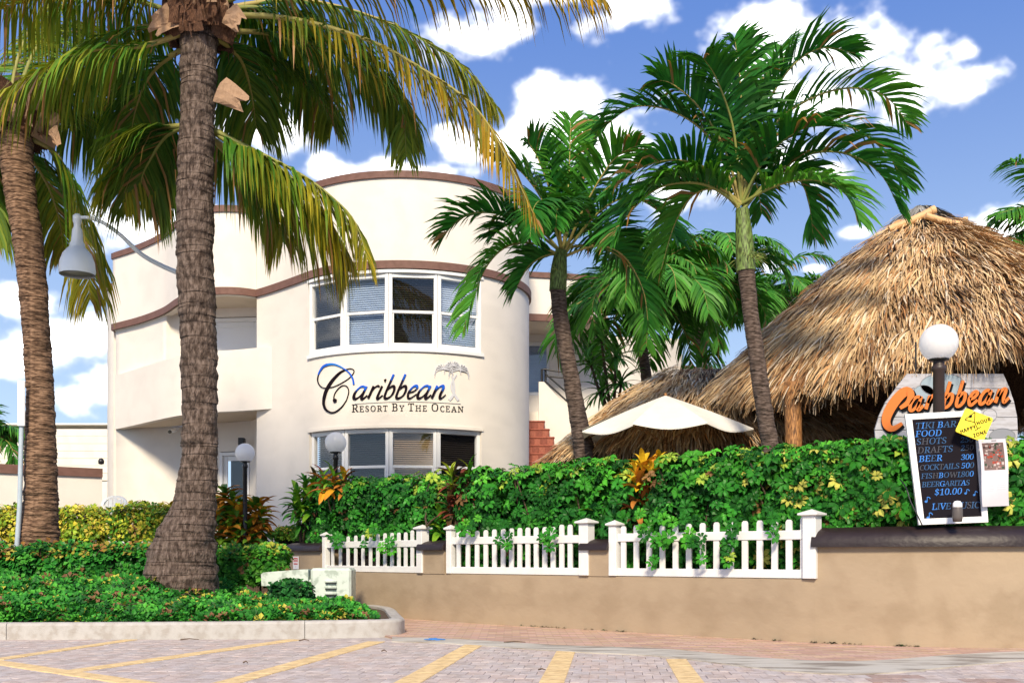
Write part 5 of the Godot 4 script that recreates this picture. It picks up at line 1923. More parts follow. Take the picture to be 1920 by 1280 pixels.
func build_planter():
	# kerb, soil and planting of the island on the left
	var plan = []
	for k in [[-16.0, 12.85], [-9.0, 12.9], [-6.15, 12.95], [-4.0, 13.1], [-2.6, 13.35], [-1.75, 13.55], [-1.48, 13.75], [-1.42, 14.1], [-1.6, 15.2], [-1.9, 17.0], [-2.3, 18.0]]:
		plan.append(V2(k[0], k[1]))
	var isl = thing("kerb", "pale concrete kerb round the planted island on the left", "kerb", Vector3(-5, 0, -13))
	var n = 0
	for seg in [[0, 2], [2, 4], [4, 7], [7, 10]]:
		var pl = []
		for i in range(seg[0], seg[1] + 1):
			pl.append(plan[i])
		var sm = spline(pl, 10)
		if n > 0:
			sm[0] = sm[0] + (sm[1] - sm[0]).normalized() * 0.008
		var prof = [Vector2(0, -0.06), Vector2(0.0, 0.17), Vector2(0.012, 0.196), Vector2(0.04, 0.206), Vector2(0.16, 0.206), Vector2(0.17, 0.196), Vector2(0.17, -0.06)]
		var st = S()
		var rows = []
		for p in prof:
			var off = inset(sm, p.x)
			var r = []
			for v in off:
				r.append(Vector3(v.x, p.y, v.y))
			rows.append(r)
		var mid = inset(sm, 0.085)
		for i in rows.size() - 1:
			st.set_smooth_group(i + 1 if i in [0, 4, 5] else 9)
			for k in sm.size() - 1:
				poly(st, [rows[i][k], rows[i][k + 1], rows[i + 1][k + 1], rows[i + 1][k]], Vector3(mid[k].x, 0.08, mid[k].y))
		st.set_smooth_group(-1)
		for e in [0, sm.size() - 1]:
			var q = []
			for r in rows:
				q.append(r[e])
			var k = 1 if e == 0 else sm.size() - 2
			poly(st, q, Vector3(mid[k].x, 0.08, mid[k].y))
		obj("kerb_stone", st, M.concrete, isl)
		n += 1
	var soil = inset(spline(plan, 40), 0.16)
	soil.append(V2(-4, 19))
	soil.append(V2(-16, 19))
	sheet("planter_soil", soil, -0.05, 0.16, M.soil)
	# ground cover in front: nobody could count it
	var clus = leaf_cluster(6, 0.105, 0.06)
	var clus2 = leaf_cluster(7, 0.07, 0.05)
	var pl = []
	var ti = []
	var pal = [Color(0.026, 0.18, 0.02), Color(0.04, 0.25, 0.028), Color(0.018, 0.12, 0.016), Color(0.07, 0.32, 0.032), Color(0.014, 0.09, 0.016)]
	var nz = FastNoiseLite.new()
	nz.seed = 4
	nz.frequency = 0.7
	nz.fractal_octaves = 3
	for i in 30000:
		var d = 13.2 + 3.6 * pow(rr(0, 1), 1.1)
		var x = rr(-11.0, -1.5)
		var front = lin([-16.0, -9.0, -6.15, -4.0, -2.6, -1.75], [13.0, 13.05, 13.1, 13.25, 13.5, 13.8], x)
		if d < front + 0.04:
			continue
		var right = lin([13.0, 14.0, 16.0, 18.0], [-1.78, -1.8, -2.2, -2.6], d)
		if x > right:
			continue
		var t = clampf((d - front) / 2.3, 0.0, 1.0)
		var edge = clampf((d - front) / 0.25, 0.15, 1.0) * clampf((right - x) / 0.3, 0.25, 1.0)
		var bump = nz.get_noise_2d(x * 1.6, d * 2.2)
		var h = (0.18 + lerpf(0.30, -0.06, clampf((x + 5.0) / 1.6, 0.0, 1.0)) * t + bump * 0.14) * edge
		if bump < -0.30 and rr(0, 1) < 0.7:
			continue
		var y = 0.16 + h * pow(rr(0, 1), 0.45)
		var nrm = Vector3(rr(-0.6, 0.6), rr(0.4, 1.0), rr(-0.2, 0.9)).normalized()
		var xx = nrm.cross(Vector3(rr(-1, 1), rr(-1, 1), rr(-1, 1))).normalized()
		var sc = rr(0.6, 1.15)
		pl.append(Transform3D(Basis(xx * sc, nrm * sc, xx.cross(nrm) * sc), Vector3(x, y, -d)))
		var c = pal[rng.randi() % 5]
		if rr(0, 1) < 0.05:
			c = Color(0.38, 0.36, 0.05)
		elif rr(0, 1) < 0.05:
			c = Color(0.20, 0.10, 0.05)
		var k = rr(0.8, 1.25)
		ti.append(Color(c.r * k, c.g * k, c.b * k))
	var gc = copies("ground_cover", clus, M.ground_leaf, pl, ti)
	tag(gc, "low glossy green ground cover filling the kerbed island", "ground cover")
	# dry runners lying over it
	var tw = thing("dry_runners", "thin dry brown runners tangled over the ground cover below the big palm", "twigs", Vector3(-5, 0.4, -14))
	for i in 46:
		var x = rr(-8.5, -4.3)
		var d = rr(13.25, 14.6)
		var y = 0.25 + (d - 13.2) * 0.17 + rr(0.0, 0.06)
		var st = S()
		var a = rr(-0.7, 0.7)
		var l = rr(0.15, 0.5)
		tube(st, [Vector3(x, y, -d), Vector3(x + cos(a) * l * 0.5, y + rr(0.0, 0.08), -d - sin(a) * 0.1), Vector3(x + cos(a) * l, y + rr(-0.1, 0.05), -d - sin(a) * 0.2)], [0.006, 0.005, 0.003], 4, false)
		obj("runner", st, M.twig, tw)
	# the low clipped hedge behind
	var hp = [Color(0.024, 0.17, 0.022), Color(0.036, 0.22, 0.028), Color(0.015, 0.105, 0.016), Color(0.06, 0.28, 0.03)]
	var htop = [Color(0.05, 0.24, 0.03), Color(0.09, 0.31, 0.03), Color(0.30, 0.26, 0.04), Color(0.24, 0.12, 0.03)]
	var hr = [Color(0.04, 0.20, 0.02), Color(0.09, 0.30, 0.03), Color(0.025, 0.14, 0.015), Color(0.06, 0.24, 0.02)]
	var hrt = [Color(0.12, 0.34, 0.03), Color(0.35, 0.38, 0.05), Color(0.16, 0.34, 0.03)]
	var loc = ["at the picture's left edge", "in front of the left palm's trunk", "just right of the left palm's foot", "left of the big palm's swollen foot", "behind the big palm's foot", "right of the big palm's foot", "next to the small red lettered sign"]
	var cl = leaf_cluster(7, 0.11, 0.075)
	var xs = [-20, 75, 165, 245, 340, 430, 500]
	for i in 7:
		var d = 16.6 if i < 5 else 17.3
		var w = 0.44 if i < 6 else 0.32
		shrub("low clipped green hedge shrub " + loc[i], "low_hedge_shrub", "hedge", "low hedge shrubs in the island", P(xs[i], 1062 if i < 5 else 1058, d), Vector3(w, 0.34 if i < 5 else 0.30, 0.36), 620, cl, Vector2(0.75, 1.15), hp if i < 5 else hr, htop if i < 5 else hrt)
	# darker bush growing over the utility box
	shrub("small dark bush leaning against the green utility box", "small_bush", "bush", "", P(548, 1122, 15.6), Vector3(0.28, 0.24, 0.3), 420, clus2, Vector2(0.9, 1.5), [Color(0.014, 0.09, 0.02), Color(0.025, 0.14, 0.03), Color(0.012, 0.07, 0.016)], [Color(0.03, 0.17, 0.03)])
	shrub("low leafy tuft at the foot of the utility box's louvred end", "small_bush", "bush", "", P(628, 1152, 15.4), Vector3(0.32, 0.09, 0.25), 220, clus2, Vector2(0.8, 1.2), [Color(0.014, 0.09, 0.02), Color(0.03, 0.16, 0.03)], [Color(0.05, 0.20, 0.03)])

# ---------------------------------------------------------------- lettering
func pen(pts: Array, n := 22) -> Array:
	var v = []
	for i in range(0, pts.size(), 2):
		v.append(Vector2(pts[i], pts[i + 1]))
	return spline(v, n)

# script letters as pen strokes on an x-height of 1: [points, thin width at both ends, thick width in the middle]
func script_strokes(ch: String) -> Array:
	match ch:
		"a": return [[[0.66, 0.86, 0.48, 1.0, 0.24, 0.92, 0.06, 0.52, 0.10, 0.12, 0.28, 0.0, 0.5, 0.2, 0.66, 0.62], 0.3, 1.0], [[0.70, 1.0, 0.66, 0.45, 0.68, 0.1, 0.80, 0.0, 1.02, 0.28], 0.9, 1.0]]
		"r": return [[[0.14, 1.0, 0.13, 0.6, 0.12, 0.0], 1.0, 1.0], [[0.13, 0.45, 0.24, 0.84, 0.42, 1.02, 0.58, 0.94], 0.35, 0.7]]
		"i": return [[[0.13, 1.0, 0.11, 0.4, 0.14, 0.06, 0.26, 0.0, 0.44, 0.26], 0.8, 1.0], [[0.12, 1.40, 0.18, 1.42, 0.24, 1.40], 0.9, 1.2]]
		"b": return [[[0.12, 1.92, 0.11, 1.2, 0.10, 0.5, 0.16, 0.08, 0.36, 0.0, 0.58, 0.2, 0.64, 0.56, 0.54, 0.92, 0.34, 0.96, 0.15, 0.70], 0.9, 0.85]]
		"e": return [[[0.10, 0.44, 0.40, 0.56, 0.54, 0.82, 0.40, 1.0, 0.18, 0.88, 0.06, 0.46, 0.16, 0.08, 0.36, 0.0, 0.68, 0.34], 0.35, 0.9]]
		"n": return [[[0.12, 1.0, 0.11, 0.5, 0.10, 0.0], 1.0, 1.0], [[0.11, 0.45, 0.28, 0.88, 0.50, 1.0, 0.62, 0.82, 0.60, 0.34, 0.66, 0.05, 0.78, 0.0, 1.0, 0.30], 0.35, 0.95]]
	return []

const ADV := {"a": 0.96, "r": 0.56, "i": 0.44, "b": 0.76, "e": 0.66, "n": 0.98}

func script_letter(parent, ch: String, at: Vector2, sx: float, sy: float, slant: float, turn: float, wide: float, even: float, place: Callable, h0: float, h1: float, m, tint = null):
	var st = S()
	if tint == null:
		st.set_color(Color.WHITE)
	for s in script_strokes(ch):
		if m == M.ink and s[1] == 0.9 and s[2] == 1.2:
			continue
		var pts = []
		for v in pen(s[0], 26):
			pts.append(Vector2(v.x * sx + v.y * sy * slant, v.y * sy).rotated(turn) + at)
		var ws = []
		for i in pts.size():
			var t = float(i) / (pts.size() - 1)
			# a broad pen: thick on the strokes that fall, thin on those that rise to the right
			var d = (pts[mini(i + 1, pts.size() - 1)] - pts[maxi(i - 1, 0)]).normalized().rotated(-turn)
			var across = absf(d.cross(Vector2(1.0, 0.9).normalized()))
			var k = lerpf(s[1], s[2], sin(PI * t))
			ws.append(wide * lerpf(k * (0.30 + 0.75 * across), 1.0, even) * (1.0 if even > 0.5 else 1.0))
		ribbon(st, pts, ws, place, h0, h1, tint)
	obj("letter", st, m, parent)

func on_tower(px: float, py: float, off: float) -> Vector3:       # the spot on the tower's wall that shows at a given place of the front view
	var dir = Vector2((px - 960.0) / F, -1.0).normalized()
	var c = Vector2(TX, -TD)
	var bq = dir.dot(-c)
	var cc = c.dot(c) - TR * TR
	var t = -bq - sqrt(maxf(bq * bq - cc, 0.0))
	var hit = dir * t
	var n = (hit - c).normalized()
	var y = EYE + (1045.0 - py) / F * (-hit.y)
	var q = hit + n * off
	return Vector3(q.x, y, q.y)

func build_wall_sign():
	var s = thing("wall_lettering", "black and blue resort name in script letters with a silver palm on the tower", "lettering", on_tower(760, 745, 0.0))
	var place = func(v: Vector2, h: float) -> Vector3: return on_tower(590.0 + v.x / 6.4, 665.0 + v.y / 6.4, 0.004 + h * 0.45)
	var black = Color(0.012, 0.010, 0.014)
	var blue = Color(0.02, 0.12, 0.62)
	# the capital and its swash, in the sign's own measure
	var st = S()
	var sw = [[470, 358, 462, 300, 440, 250, 400, 200, 350, 165], [350, 165, 290, 132, 220, 112, 160, 118], [160, 118, 110, 140, 72, 190, 48, 240]]
	var wsw = [[20, 12], [12, 26], [28, 12]]
	for i in 3:
		var p = pen(sw[i], 14)
		var w = []
		for k in p.size():
			w.append(lerpf(wsw[i][0], wsw[i][1], float(k) / (p.size() - 1)))
		ribbon(st, p, w, place, 0.0, 0.05 + i * 0.002, func(_v): return Color(0.03, 0.20, 0.66) if i == 1 else blue)
	var body = [[48, 240, 38, 300, 52, 350, 90, 390, 150, 398, 230, 385], [230, 385, 310, 348, 390, 300, 445, 252, 474, 205, 462, 175, 425, 166, 375, 178], [375, 178, 310, 212, 240, 280, 180, 360, 135, 450, 112, 540], [112, 540, 112, 600, 140, 660, 195, 692, 255, 684, 330, 624, 385, 545], [385, 545, 410, 460, 402, 400, 370, 368, 325, 375, 275, 420, 240, 480, 232, 540]]
	var wb = [[10, 9], [8, 9], [12, 32], [30, 9], [9, 8]]
	for i in 5:
		var p = pen(body[i], 22)
		var w = []
		for k in p.size():
			var t = float(k) / (p.size() - 1)
			w.append(lerpf(wb[i][0], wb[i][1], t) + (12.0 * sin(PI * t) if i == 2 else 0.0))
		ribbon(st, p, w, place, 0.0, 0.045 + i * 0.002, func(_v): return black)
	var dot = []
	for k in 5:
		dot.append(Vector2(225.0 + k * 10.0, 550.0))
	ribbon(st, dot, [26, 44, 50, 44, 26], place, 0.0, 0.056, func(_v): return black)
	obj("letter", st, M.logo, s)
	var flip = func(v: Vector2, h: float) -> Vector3: return place.call(Vector2(v.x, -v.y), h)
	var x = 462.0
	var word = "aribbean"
	for i in word.length():
		var ch = word[i]
		var base = lerpf(533.0, 521.0, sin(PI * (x - 300.0) / 1700.0))
		var tall = 285.0 if ch == "b" else 150.0
		script_letter(s, ch, Vector2(x - 15.0, -base), 165.0, 150.0, 0.42, 0.0, 40.0, 0.12, flip, 0.0, 0.05 + i * 0.0015, M.logo, func(v): return black.lerp(blue, clampf(((v.y + base) - (0.62 if ch != "b" else 0.75) * tall) / (0.22 * tall), 0.0, 1.0)) if ch in "abbn" or i == 5 else black)
		x += ADV[ch] * 184.0
	var serif = SystemFont.new()
	serif.font_names = PackedStringArray(["Droid Serif"])
	var pen_x = 442.0
	var k = 0
	for part in [["R", 128.0], ["ESORT ", 96.0], ["B", 128.0], ["Y ", 96.0], ["T", 128.0], ["HE ", 96.0], ["O", 128.0], ["CEAN", 96.0]]:
		var line = func(v: Vector2, h: float) -> Vector3: return place.call(Vector2(v.x, 684.0 - 14.0 * sin(PI * clampf((v.x - 440.0) / 1320.0, 0, 1)) - v.y + 4.0), h + 0.006 * k)
		pen_x += letters(s, part[0], serif, part[1], Vector2(pen_x, 0), 0.0, 0.0, line, M.ink, 9.0, 0.02)
		k = (k + 1) % 2
	var ru = S()
	var rp = []
	var rw = []
	for i in 21:
		rp.append(Vector2(480.0 + i * 63.5, 590.0 - 26.0 * sin(PI * i / 20.0)))
		rw.append(5.0)
	ribbon(ru, rp, rw, place, 0.0, 0.02)
	obj("rule", ru, M.disc_grey, s)
	# silver palms: two crossing trunks with drooping fronds
	var pt = S()
	for tr in [[1610, 545, 1650, 500, 1672, 430, 1665, 330, 1640, 250], [1720, 550, 1690, 500, 1650, 430, 1640, 360, 1660, 300, 1700, 240]]:
		var p = pen(tr, 16)
		var w = []
		for i in p.size():
			w.append(lerpf(34.0, 16.0, float(i) / 16.0))
		ribbon(pt, p, w, place, 0.0, 0.03)
	obj("palm_trunk", pt, M.logo_palm, s)
	for cpt in [[1545.0, 175.0, 1.0], [1725.0, 185.0, 1.1], [1650.0, 135.0, 0.9]]:
		for i in 11:
			var a = PI * (0.92 + 1.16 * (i / 10.0))
			var c = Vector2(cpt[0], cpt[1])
			var e = Vector2(cos(a) * 100.0, sin(a) * 84.0) * cpt[2]
			var fs = S()
			var p = spline([c, c + e * 0.55, c + e * 0.95 + Vector2(0, 14.0), c + e * 1.12 + Vector2(0, 30.0 + 50.0 * absf(cos(a)))], 8)
			ribbon(fs, p, [3, 6, 8, 8, 8, 7, 6, 4, 2], place, 0.0, 0.03 + 0.004 * i)
			obj("palm_frond", fs, M.logo_palm, s)

func build_bar_sign():
	var z = -13.80
	var d = 13.80
	var s = thing("bar_sign", "white planked bar sign with fat orange script letters under the thatch eave", "sign", P(1780, 780, d))
	# boards, cut to the outline of the sign
	var left = [2.1, 1722.0]
	var ys = [700.0, 728.0, 756.0, 782.0, 806.0, 832.0, 862.0]
	var lx = [1702.0, 1680.0, 1660.0, 1648.0, 1641.0, 1643.0, 1650.0]
	var rx = [1882.0, 1894.0, 1903.0, 1908.0, 1909.0, 1908.0, 1904.0]
	for i in 6:
		var st = S()
		var pts = []
		for c in [[lx[i], ys[i] + 0.6], [rx[i], ys[i] + 0.6], [rx[i + 1], ys[i + 1] - 0.6], [lx[i + 1], ys[i + 1] - 0.6]]:
			var q = P(c[0], c[1], d)
			pts.append(Vector2(q.x, q.y))
		prism_side(st, pts, z - 0.03, z + rr(-0.002, 0.002))
		obj("plank", st, M.plank_white, s)
	for c in [[1768, 722, 42, 22, "disc_blue"], [1732, 738, 20, 16, "disc_blue"], [1856, 778, 13, 12, "plank_white"], [1880, 818, 24, 15, "disc_grey"], [1664, 828, 12, 10, "disc_grey"]]:
		var st = S()
		var o = P(c[0], c[1], d)
		var k = d / F
		var pts = []
		for i in 28:
			pts.append(Vector2(o.x + cos(TAU * i / 28) * c[2] * k, o.y + sin(TAU * i / 28) * c[3] * k))
		prism_side(st, pts, z - 0.01, z + 0.012)
		var disc = obj("bubble", st, M[c[4]], s)
		var ring = S()
		var rp = []
		for i in 29:
			rp.append(Vector3(o.x + cos(TAU * i / 28) * c[2] * k, o.y + sin(TAU * i / 28) * c[3] * k, z + 0.012))
		var rd = []
		rd.resize(29)
		rd.fill(0.005)
		tube(ring, rp, rd, 5, false)
		obj("rim", ring, M.disc_grey, disc)
	var place = func(v: Vector2, h: float) -> Vector3:
		var q = P(v.x, -v.y, d)
		return Vector3(q.x, q.y, z + h)
	for layer in 2:
		var off = Vector2(3.4, -3.2) if layer == 0 else Vector2.ZERO
		var h0 = 0.014 if layer == 0 else 0.03
		var h1 = 0.022 if layer == 0 else 0.045
		var m = M.ink if layer == 0 else M.orange
		var extra = 3.6 if layer == 0 else 0.0
		var st = S()
		st.set_color(Color.WHITE)
		var p = pen([1686, -766, 1702, -754, 1706, -740, 1698, -734, 1684, -744, 1668, -766, 1660, -786, 1663, -800, 1674, -804, 1690, -794], 34)
		var w = []
		for i in p.size():
			p[i] += off
			var t = float(i) / (p.size() - 1)
			w.append(6.0 + 12.5 * sin(PI * clampf(t * 1.0, 0, 1)) + extra)
		ribbon(st, p, w, place, h0, h1)
		obj("letter_shadow" if layer == 0 else "letter", st, m, s)
		var x = 1701.0
		var word = "aribbean"
		for i in word.length():
			var ch = word[i]
			var base = lerpf(-771.0, -753.5, (x - 1701.0) / 190.0)
			script_letter(s, ch, Vector2(x, base) + off, 26.0, 24.5, 0.40, 0.10, 6.8 + extra, 0.72, place, h0 + i * 0.0006, h1 + i * 0.0006, m)
			x += ADV[ch] * 31.5
	# two hanging straps
	for px in [1720, 1870]:
		var st = S()
		var q = P(px, 705, d)
		tube(st, [q + Vector3(0, -0.05, -0.04), q + Vector3(0, 0.45, -0.04)], [0.012, 0.012], 6)
		obj("strap", st, M.black_metal, s)

func build_menu_board():
	var bl = P(1723, 984, 11.86)
	var br = P(1853, 979, 11.80)
	var tl = P(1697, 777, 12.02)
	var tr = P(1838, 769, 11.97)
	var n = (br - bl).cross(tl - bl).normalized()
	var at = func(u: float, v: float, h: float) -> Vector3:
		return bl.lerp(br, u).lerp(tl.lerp(tr, u), v) + n * h
	var w = bl.distance_to(br)
	var hgt = bl.distance_to(tl)
	var b = thing("menu_board", "black chalk menu board in a white frame leaning on the wall cap", "menu board", (bl + br) * 0.5)
	var slab = func(called: String, u0, u1, v0, v1, h0, h1, m, parent):
		var st = S()
		st.set_smooth_group(-1)
		var c = at.call((u0 + u1) * 0.5, (v0 + v1) * 0.5, (h0 + h1) * 0.5)
		var k = []
		for h in [h0, h1]:
			for q in [[u0, v0], [u1, v0], [u1, v1], [u0, v1]]:
				k.append(at.call(q[0], q[1], h))
		for f in [[0, 1, 2, 3], [4, 5, 6, 7], [0, 1, 5, 4], [1, 2, 6, 5], [2, 3, 7, 6], [3, 0, 4, 7]]:
			poly(st, [k[f[0]], k[f[1]], k[f[2]], k[f[3]]], c)
		return obj(called, st, m, parent)
	slab.call("chalk_panel", 0.02, 0.98, 0.02, 0.98, -0.02, 0.0, M.board_black, b)
	for f in [[0.0, 0.085, 0.0, 1.0], [0.915, 1.0, 0.0, 1.0], [0.085, 0.915, 0.0, 0.052], [0.085, 0.915, 0.948, 1.0]]:
		slab.call("frame_rail", f[0], f[1], f[2], f[3], -0.024, 0.016, M.white_paint, b)
	# prop behind
	var ps = S()
	tube(ps, [at.call(0.5, 0.75, -0.03), at.call(0.5, 0.0, -0.32)], [0.015, 0.015], 6)
	obj("prop", ps, M.white_paint, b)
	var serif = SystemFont.new()
	serif.font_names = PackedStringArray(["Droid Serif"])
	# chalk words; v is measured in board widths so that letters keep their shape
	var place = func(v: Vector2, h: float) -> Vector3: return at.call(v.x / w, v.y / hgt, h)
	var big = 0.098
	# [text, u, v, size, brightness of each letter: 2 bright, 1 middling, 0 faint]
	for l in [["TIKI BAR", 0.115, 0.862, 1.0, "12110211"], ["FOOD", 0.10, 0.790, 1.0, "2222"], ["SHOTS", 0.10, 0.718, 1.0, "10111"], ["DRAFTS", 0.10, 0.640, 1.0, "010011"], ["BEER", 0.105, 0.563, 1.0, "2212"], ["COCKTAILS", 0.10, 0.487, 0.86, "011101111"], ["FISHBOWL", 0.11, 0.411, 0.84, "11102101"], ["BEERGARITAS", 0.105, 0.335, 0.84, "11112111121"], ["$10.00", 0.27, 0.258, 1.0, "222222"], ["LIVE MUSIC", 0.21, 0.130, 1.0, "2121011011"]]:
		var size = big * l[3]
		var pick = func(i: int): return [M.chalk_dim, M.chalk_mid, M.chalk_blue][int(l[4][i])]
		letters(b, l[0], serif, size, Vector2(l[1] * w, l[2] * hgt), 0.0, 0.22, place, pick, -0.002 if l[0].length() < 9 else -0.006, 0.003)
	for l in [["250", 0.70, 0.718, "110"], ["250", 0.695, 0.645, "100"], ["300", 0.685, 0.563, "222"], ["500", 0.68, 0.487, "221"], ["800", 0.665, 0.411, "112"]]:
		var pick = func(i: int): return [M.chalk_dim, M.chalk_mid, M.chalk_blue][int(l[3][i])]
		letters(b, l[0], serif, big * 0.86, Vector2(l[1] * w, l[2] * hgt), 0.0, 0.2, place, pick, -0.003, 0.003)
	# chalk notes
	for nt in [[0.13, 0.205, 1.0], [0.70, 0.262, 0.9], [0.82, 0.245, 0.8], [0.13, 0.06, 1.1]]:
		var st = S()
		st.set_color(Color.WHITE)
		var o = Vector2(nt[0] * w, nt[1] * hgt)
		var k = 0.05 * nt[2]
		for s in [[[0, 0, 0.25, 0.2, 0.5, 0.05, 0.25, -0.15, 0, 0], 0.2], [[0.5, 0.05, 0.55, 0.5, 0.6, 1.0], 0.12], [[0.6, 1.0, 1.0, 0.95, 1.2, 0.6], 0.16]]:
			var p = pen(s[0], 8)
			var ws = []
			for i in p.size():
				p[i] = p[i] * k + o
				ws.append(s[1] * k)
			ribbon(st, p, ws, place, 0.001, 0.004)
		obj("chalk_note", st, M.chalk_blue, b)
	# yellow diamond sign fixed to the board's corner
	var y = thing("diamond_sign", "yellow diamond shaped happy hour sign on the menu board's top right corner", "sign", P(1827, 797, 11.8))
	var c0 = P(1811, 765, 11.86)
	var c1 = P(1863, 785, 11.82)
	var c3 = P(1791, 809, 11.80)
	var c2 = c1 + c3 - c0
	var yn = (c1 - c3).cross(c0 - c2).normalized()
	if yn.z < 0.0:
		yn = -yn
	var centre = (c0 + c2) * 0.5
	var corner = [c0, c1, c2, c3]
	var outline = []
	for i in 4:
		var a = corner[i]
		var p = corner[(i + 3) % 4]
		var q = corner[(i + 1) % 4]
		for t in 5:
			var u = t / 4.0
			outline.append((a.lerp(p, 0.08)).lerp(a, u).lerp(a.lerp(a.lerp(q, 0.08), u), u))
	var ys = S()
	ys.set_smooth_group(-1)
	var fr = []
	var bk = []
	for p in outline:
		fr.append(p + yn * 0.012)
		bk.append(p)
	poly(ys, fr, centre - yn)
	poly(ys, bk, centre + yn)
	for i in fr.size():
		var i2 = (i + 1) % fr.size()
		poly(ys, [fr[i], fr[i2], bk[i2], bk[i]], centre)
	obj("plate", ys, M.sign_yellow, y)
	var ux = ((c1 + c2) - (c0 + c3)).normalized()
	var tdir = (c1 - c3).normalized()       # the diamond's own level
	var tup = yn.cross(tdir).normalized()
	var side = c0.distance_to(c1)
	var yp = func(v: Vector2, h: float) -> Vector3: return centre + tdir * v.x + tup * v.y + yn * (0.012 + h)
	var sans = SystemFont.new()
	sans.font_names = PackedStringArray(["Droid Sans"])
	sans.font_weight = 700
	var dg = side * 1.414
	letters(y, "HAPPY", sans, dg * 0.128, Vector2(-dg * 0.41, -dg * 0.10), 0.0, 0.0, yp, M.ink, 0.002, 0.003)
	letters(y, "HOUR", sans, dg * 0.128, Vector2(dg * 0.06, -dg * 0.035), 0.0, 0.0, yp, M.ink, 0.002, 0.003)
	letters(y, "ZONE", sans, dg * 0.128, Vector2(-dg * 0.15, -dg * 0.30), 0.0, 0.0, yp, M.ink, 0.002, 0.003)
	var gs = S()
	gs.set_color(Color.WHITE)
	for s in [[-0.17, 0.20, 0.03, 0.06], [0.15, 0.30, 0.03, 0.06], [-0.17, 0.20, 0.15, 0.30], [0.03, 0.06, 0.03, -0.12], [-0.05, -0.14, 0.13, -0.10]]:
		var a = Vector2(s[0], s[1]) * dg
		var e = Vector2(s[2], s[3]) * dg
		ribbon(gs, [a, a.lerp(e, 0.5), e], [dg * 0.018, dg * 0.018, dg * 0.018], yp, 0.001, 0.004)
	obj("glass_symbol", gs, M.ink, y)
	var os = S()
	os.set_color(Color.WHITE)
	ribbon(os, [Vector2(-0.04, 0.22) * dg, Vector2(0.0, 0.235) * dg, Vector2(0.04, 0.24) * dg], [dg * 0.03, dg * 0.08, dg * 0.03], yp, 0.002, 0.006)
	obj("olive", os, M.ink, y)
	# wavy white flyer
	var im = Image.create(128, 256, false, Image.FORMAT_RGB8)
	im.fill(Color(0.93, 0.92, 0.95))
	var r2 = RandomNumberGenerator.new()
	r2.seed = 12
	im.fill_rect(Rect2i(14, 14, 100, 104), Color(0.48, 0.38, 0.36))
	for i in 90:
		var cols = [Color(0.62, 0.05, 0.04), Color(0.72, 0.62, 0.60), Color(0.70, 0.22, 0.08), Color(0.20, 0.10, 0.09), Color(0.45, 0.36, 0.36), Color(0.14, 0.25, 0.14), Color(0.80, 0.74, 0.72)]
		var yy = r2.randi_range(14, 108)
		var c = cols[r2.randi_range(1, 6)] if yy < 55 else cols[r2.randi_range(0, 6)]
		im.fill_rect(Rect2i(r2.randi_range(14, 100), yy, r2.randi_range(4, 14), r2.randi_range(3, 10)), c)
	for i in 9:
		for j in 7:
			im.fill_rect(Rect2i(74 + j * 6, 128 + i * 8, 4, 1), Color(0.72, 0.72, 0.78))
	for i in 12:
		im.fill_rect(Rect2i(16, 130 + i * 6, r2.randi_range(30, 50), 1), Color(0.75, 0.75, 0.80))
	im.fill_rect(Rect2i(60, 5, 24, 3), Color(0.3, 0.3, 0.32))
	var fm = mat("flyer", Color(0.86, 0.86, 0.86), 0.6)
	fm.albedo_texture = ImageTexture.create_from_image(im)
	fm.cull_mode = BaseMaterial3D.CULL_DISABLED
	var f = S()
	var fl = func(u: float, v: float, h: float) -> Vector3:
		var px = lerpf(lerpf(1835.0, 1845.0, v), lerpf(1886.0, 1895.0, v), u) + sin(v * 5.0) * 2.0
		var py = lerpf(824.0, 950.0, v) - u * 2.0
		return P(px, py, 11.74 + 0.03 * sin(v * 6.0 + u) + 0.02 * u + h)
	f.set_smooth_group(1)
	for i in 6:
		for j in 12:
			var uv = [Vector2(i / 6.0, j / 12.0), Vector2((i + 1) / 6.0, j / 12.0), Vector2((i + 1) / 6.0, (j + 1) / 12.0), Vector2(i / 6.0, (j + 1) / 12.0)]
			for k in [0, 1, 2, 0, 2, 3]:
				f.set_uv(uv[k])
				f.add_vertex(fl.call(uv[k].x, uv[k].y, 0.0))
	var fo = obj("flyer", f, M.flyer)
	tag(fo, "wavy white paper flyer with a red food picture hanging right of the menu board", "flyer")

# ---------------------------------------------------------------- lamps and small things
func globe_lamp(label: String, gx: float, gy: float, d: float, r: float, foot: float, pole: float):
	var g0 = P(gx, gy, d)
	var o = thing("globe_lamp", label, "street lamp", Vector3(g0.x, foot, g0.z), "white globe lamps on dark posts")
	var sm = SphereMesh.new()
	sm.radius = r
	sm.height = r * 2.0
	sm.radial_segments = 48
	sm.rings = 24
	put("globe", sm, M.globe, o, Transform3D(Basis.IDENTITY, g0))
	var st = S()
	var b = Vector3(g0.x, foot, g0.z)
	var top = g0.y - r * 0.9 - foot
	lathe(st, [Vector2(pole * 2.2, 0.0), Vector2(pole * 2.2, 0.04), Vector2(pole * 1.5, 0.08), Vector2(pole * 1.25, 0.25), Vector2(pole, 0.32), Vector2(pole, top - 0.14), Vector2(pole * 1.3, top - 0.12), Vector2(pole * 1.3, top - 0.08), Vector2(pole, top - 0.06), Vector2(pole, top)], b, 18)
	obj("post", st, M.black_metal if pole < 0.05 else M.dark_post, o)
	var cs = S()
	lathe(cs, [Vector2(pole, -r * 0.98), Vector2(r * 0.5, -r * 0.95), Vector2(r * 0.54, -r * 0.86), Vector2(r * 0.46, -r * 0.82)], g0, 24)
	obj("collar", cs, M.black_metal, o)

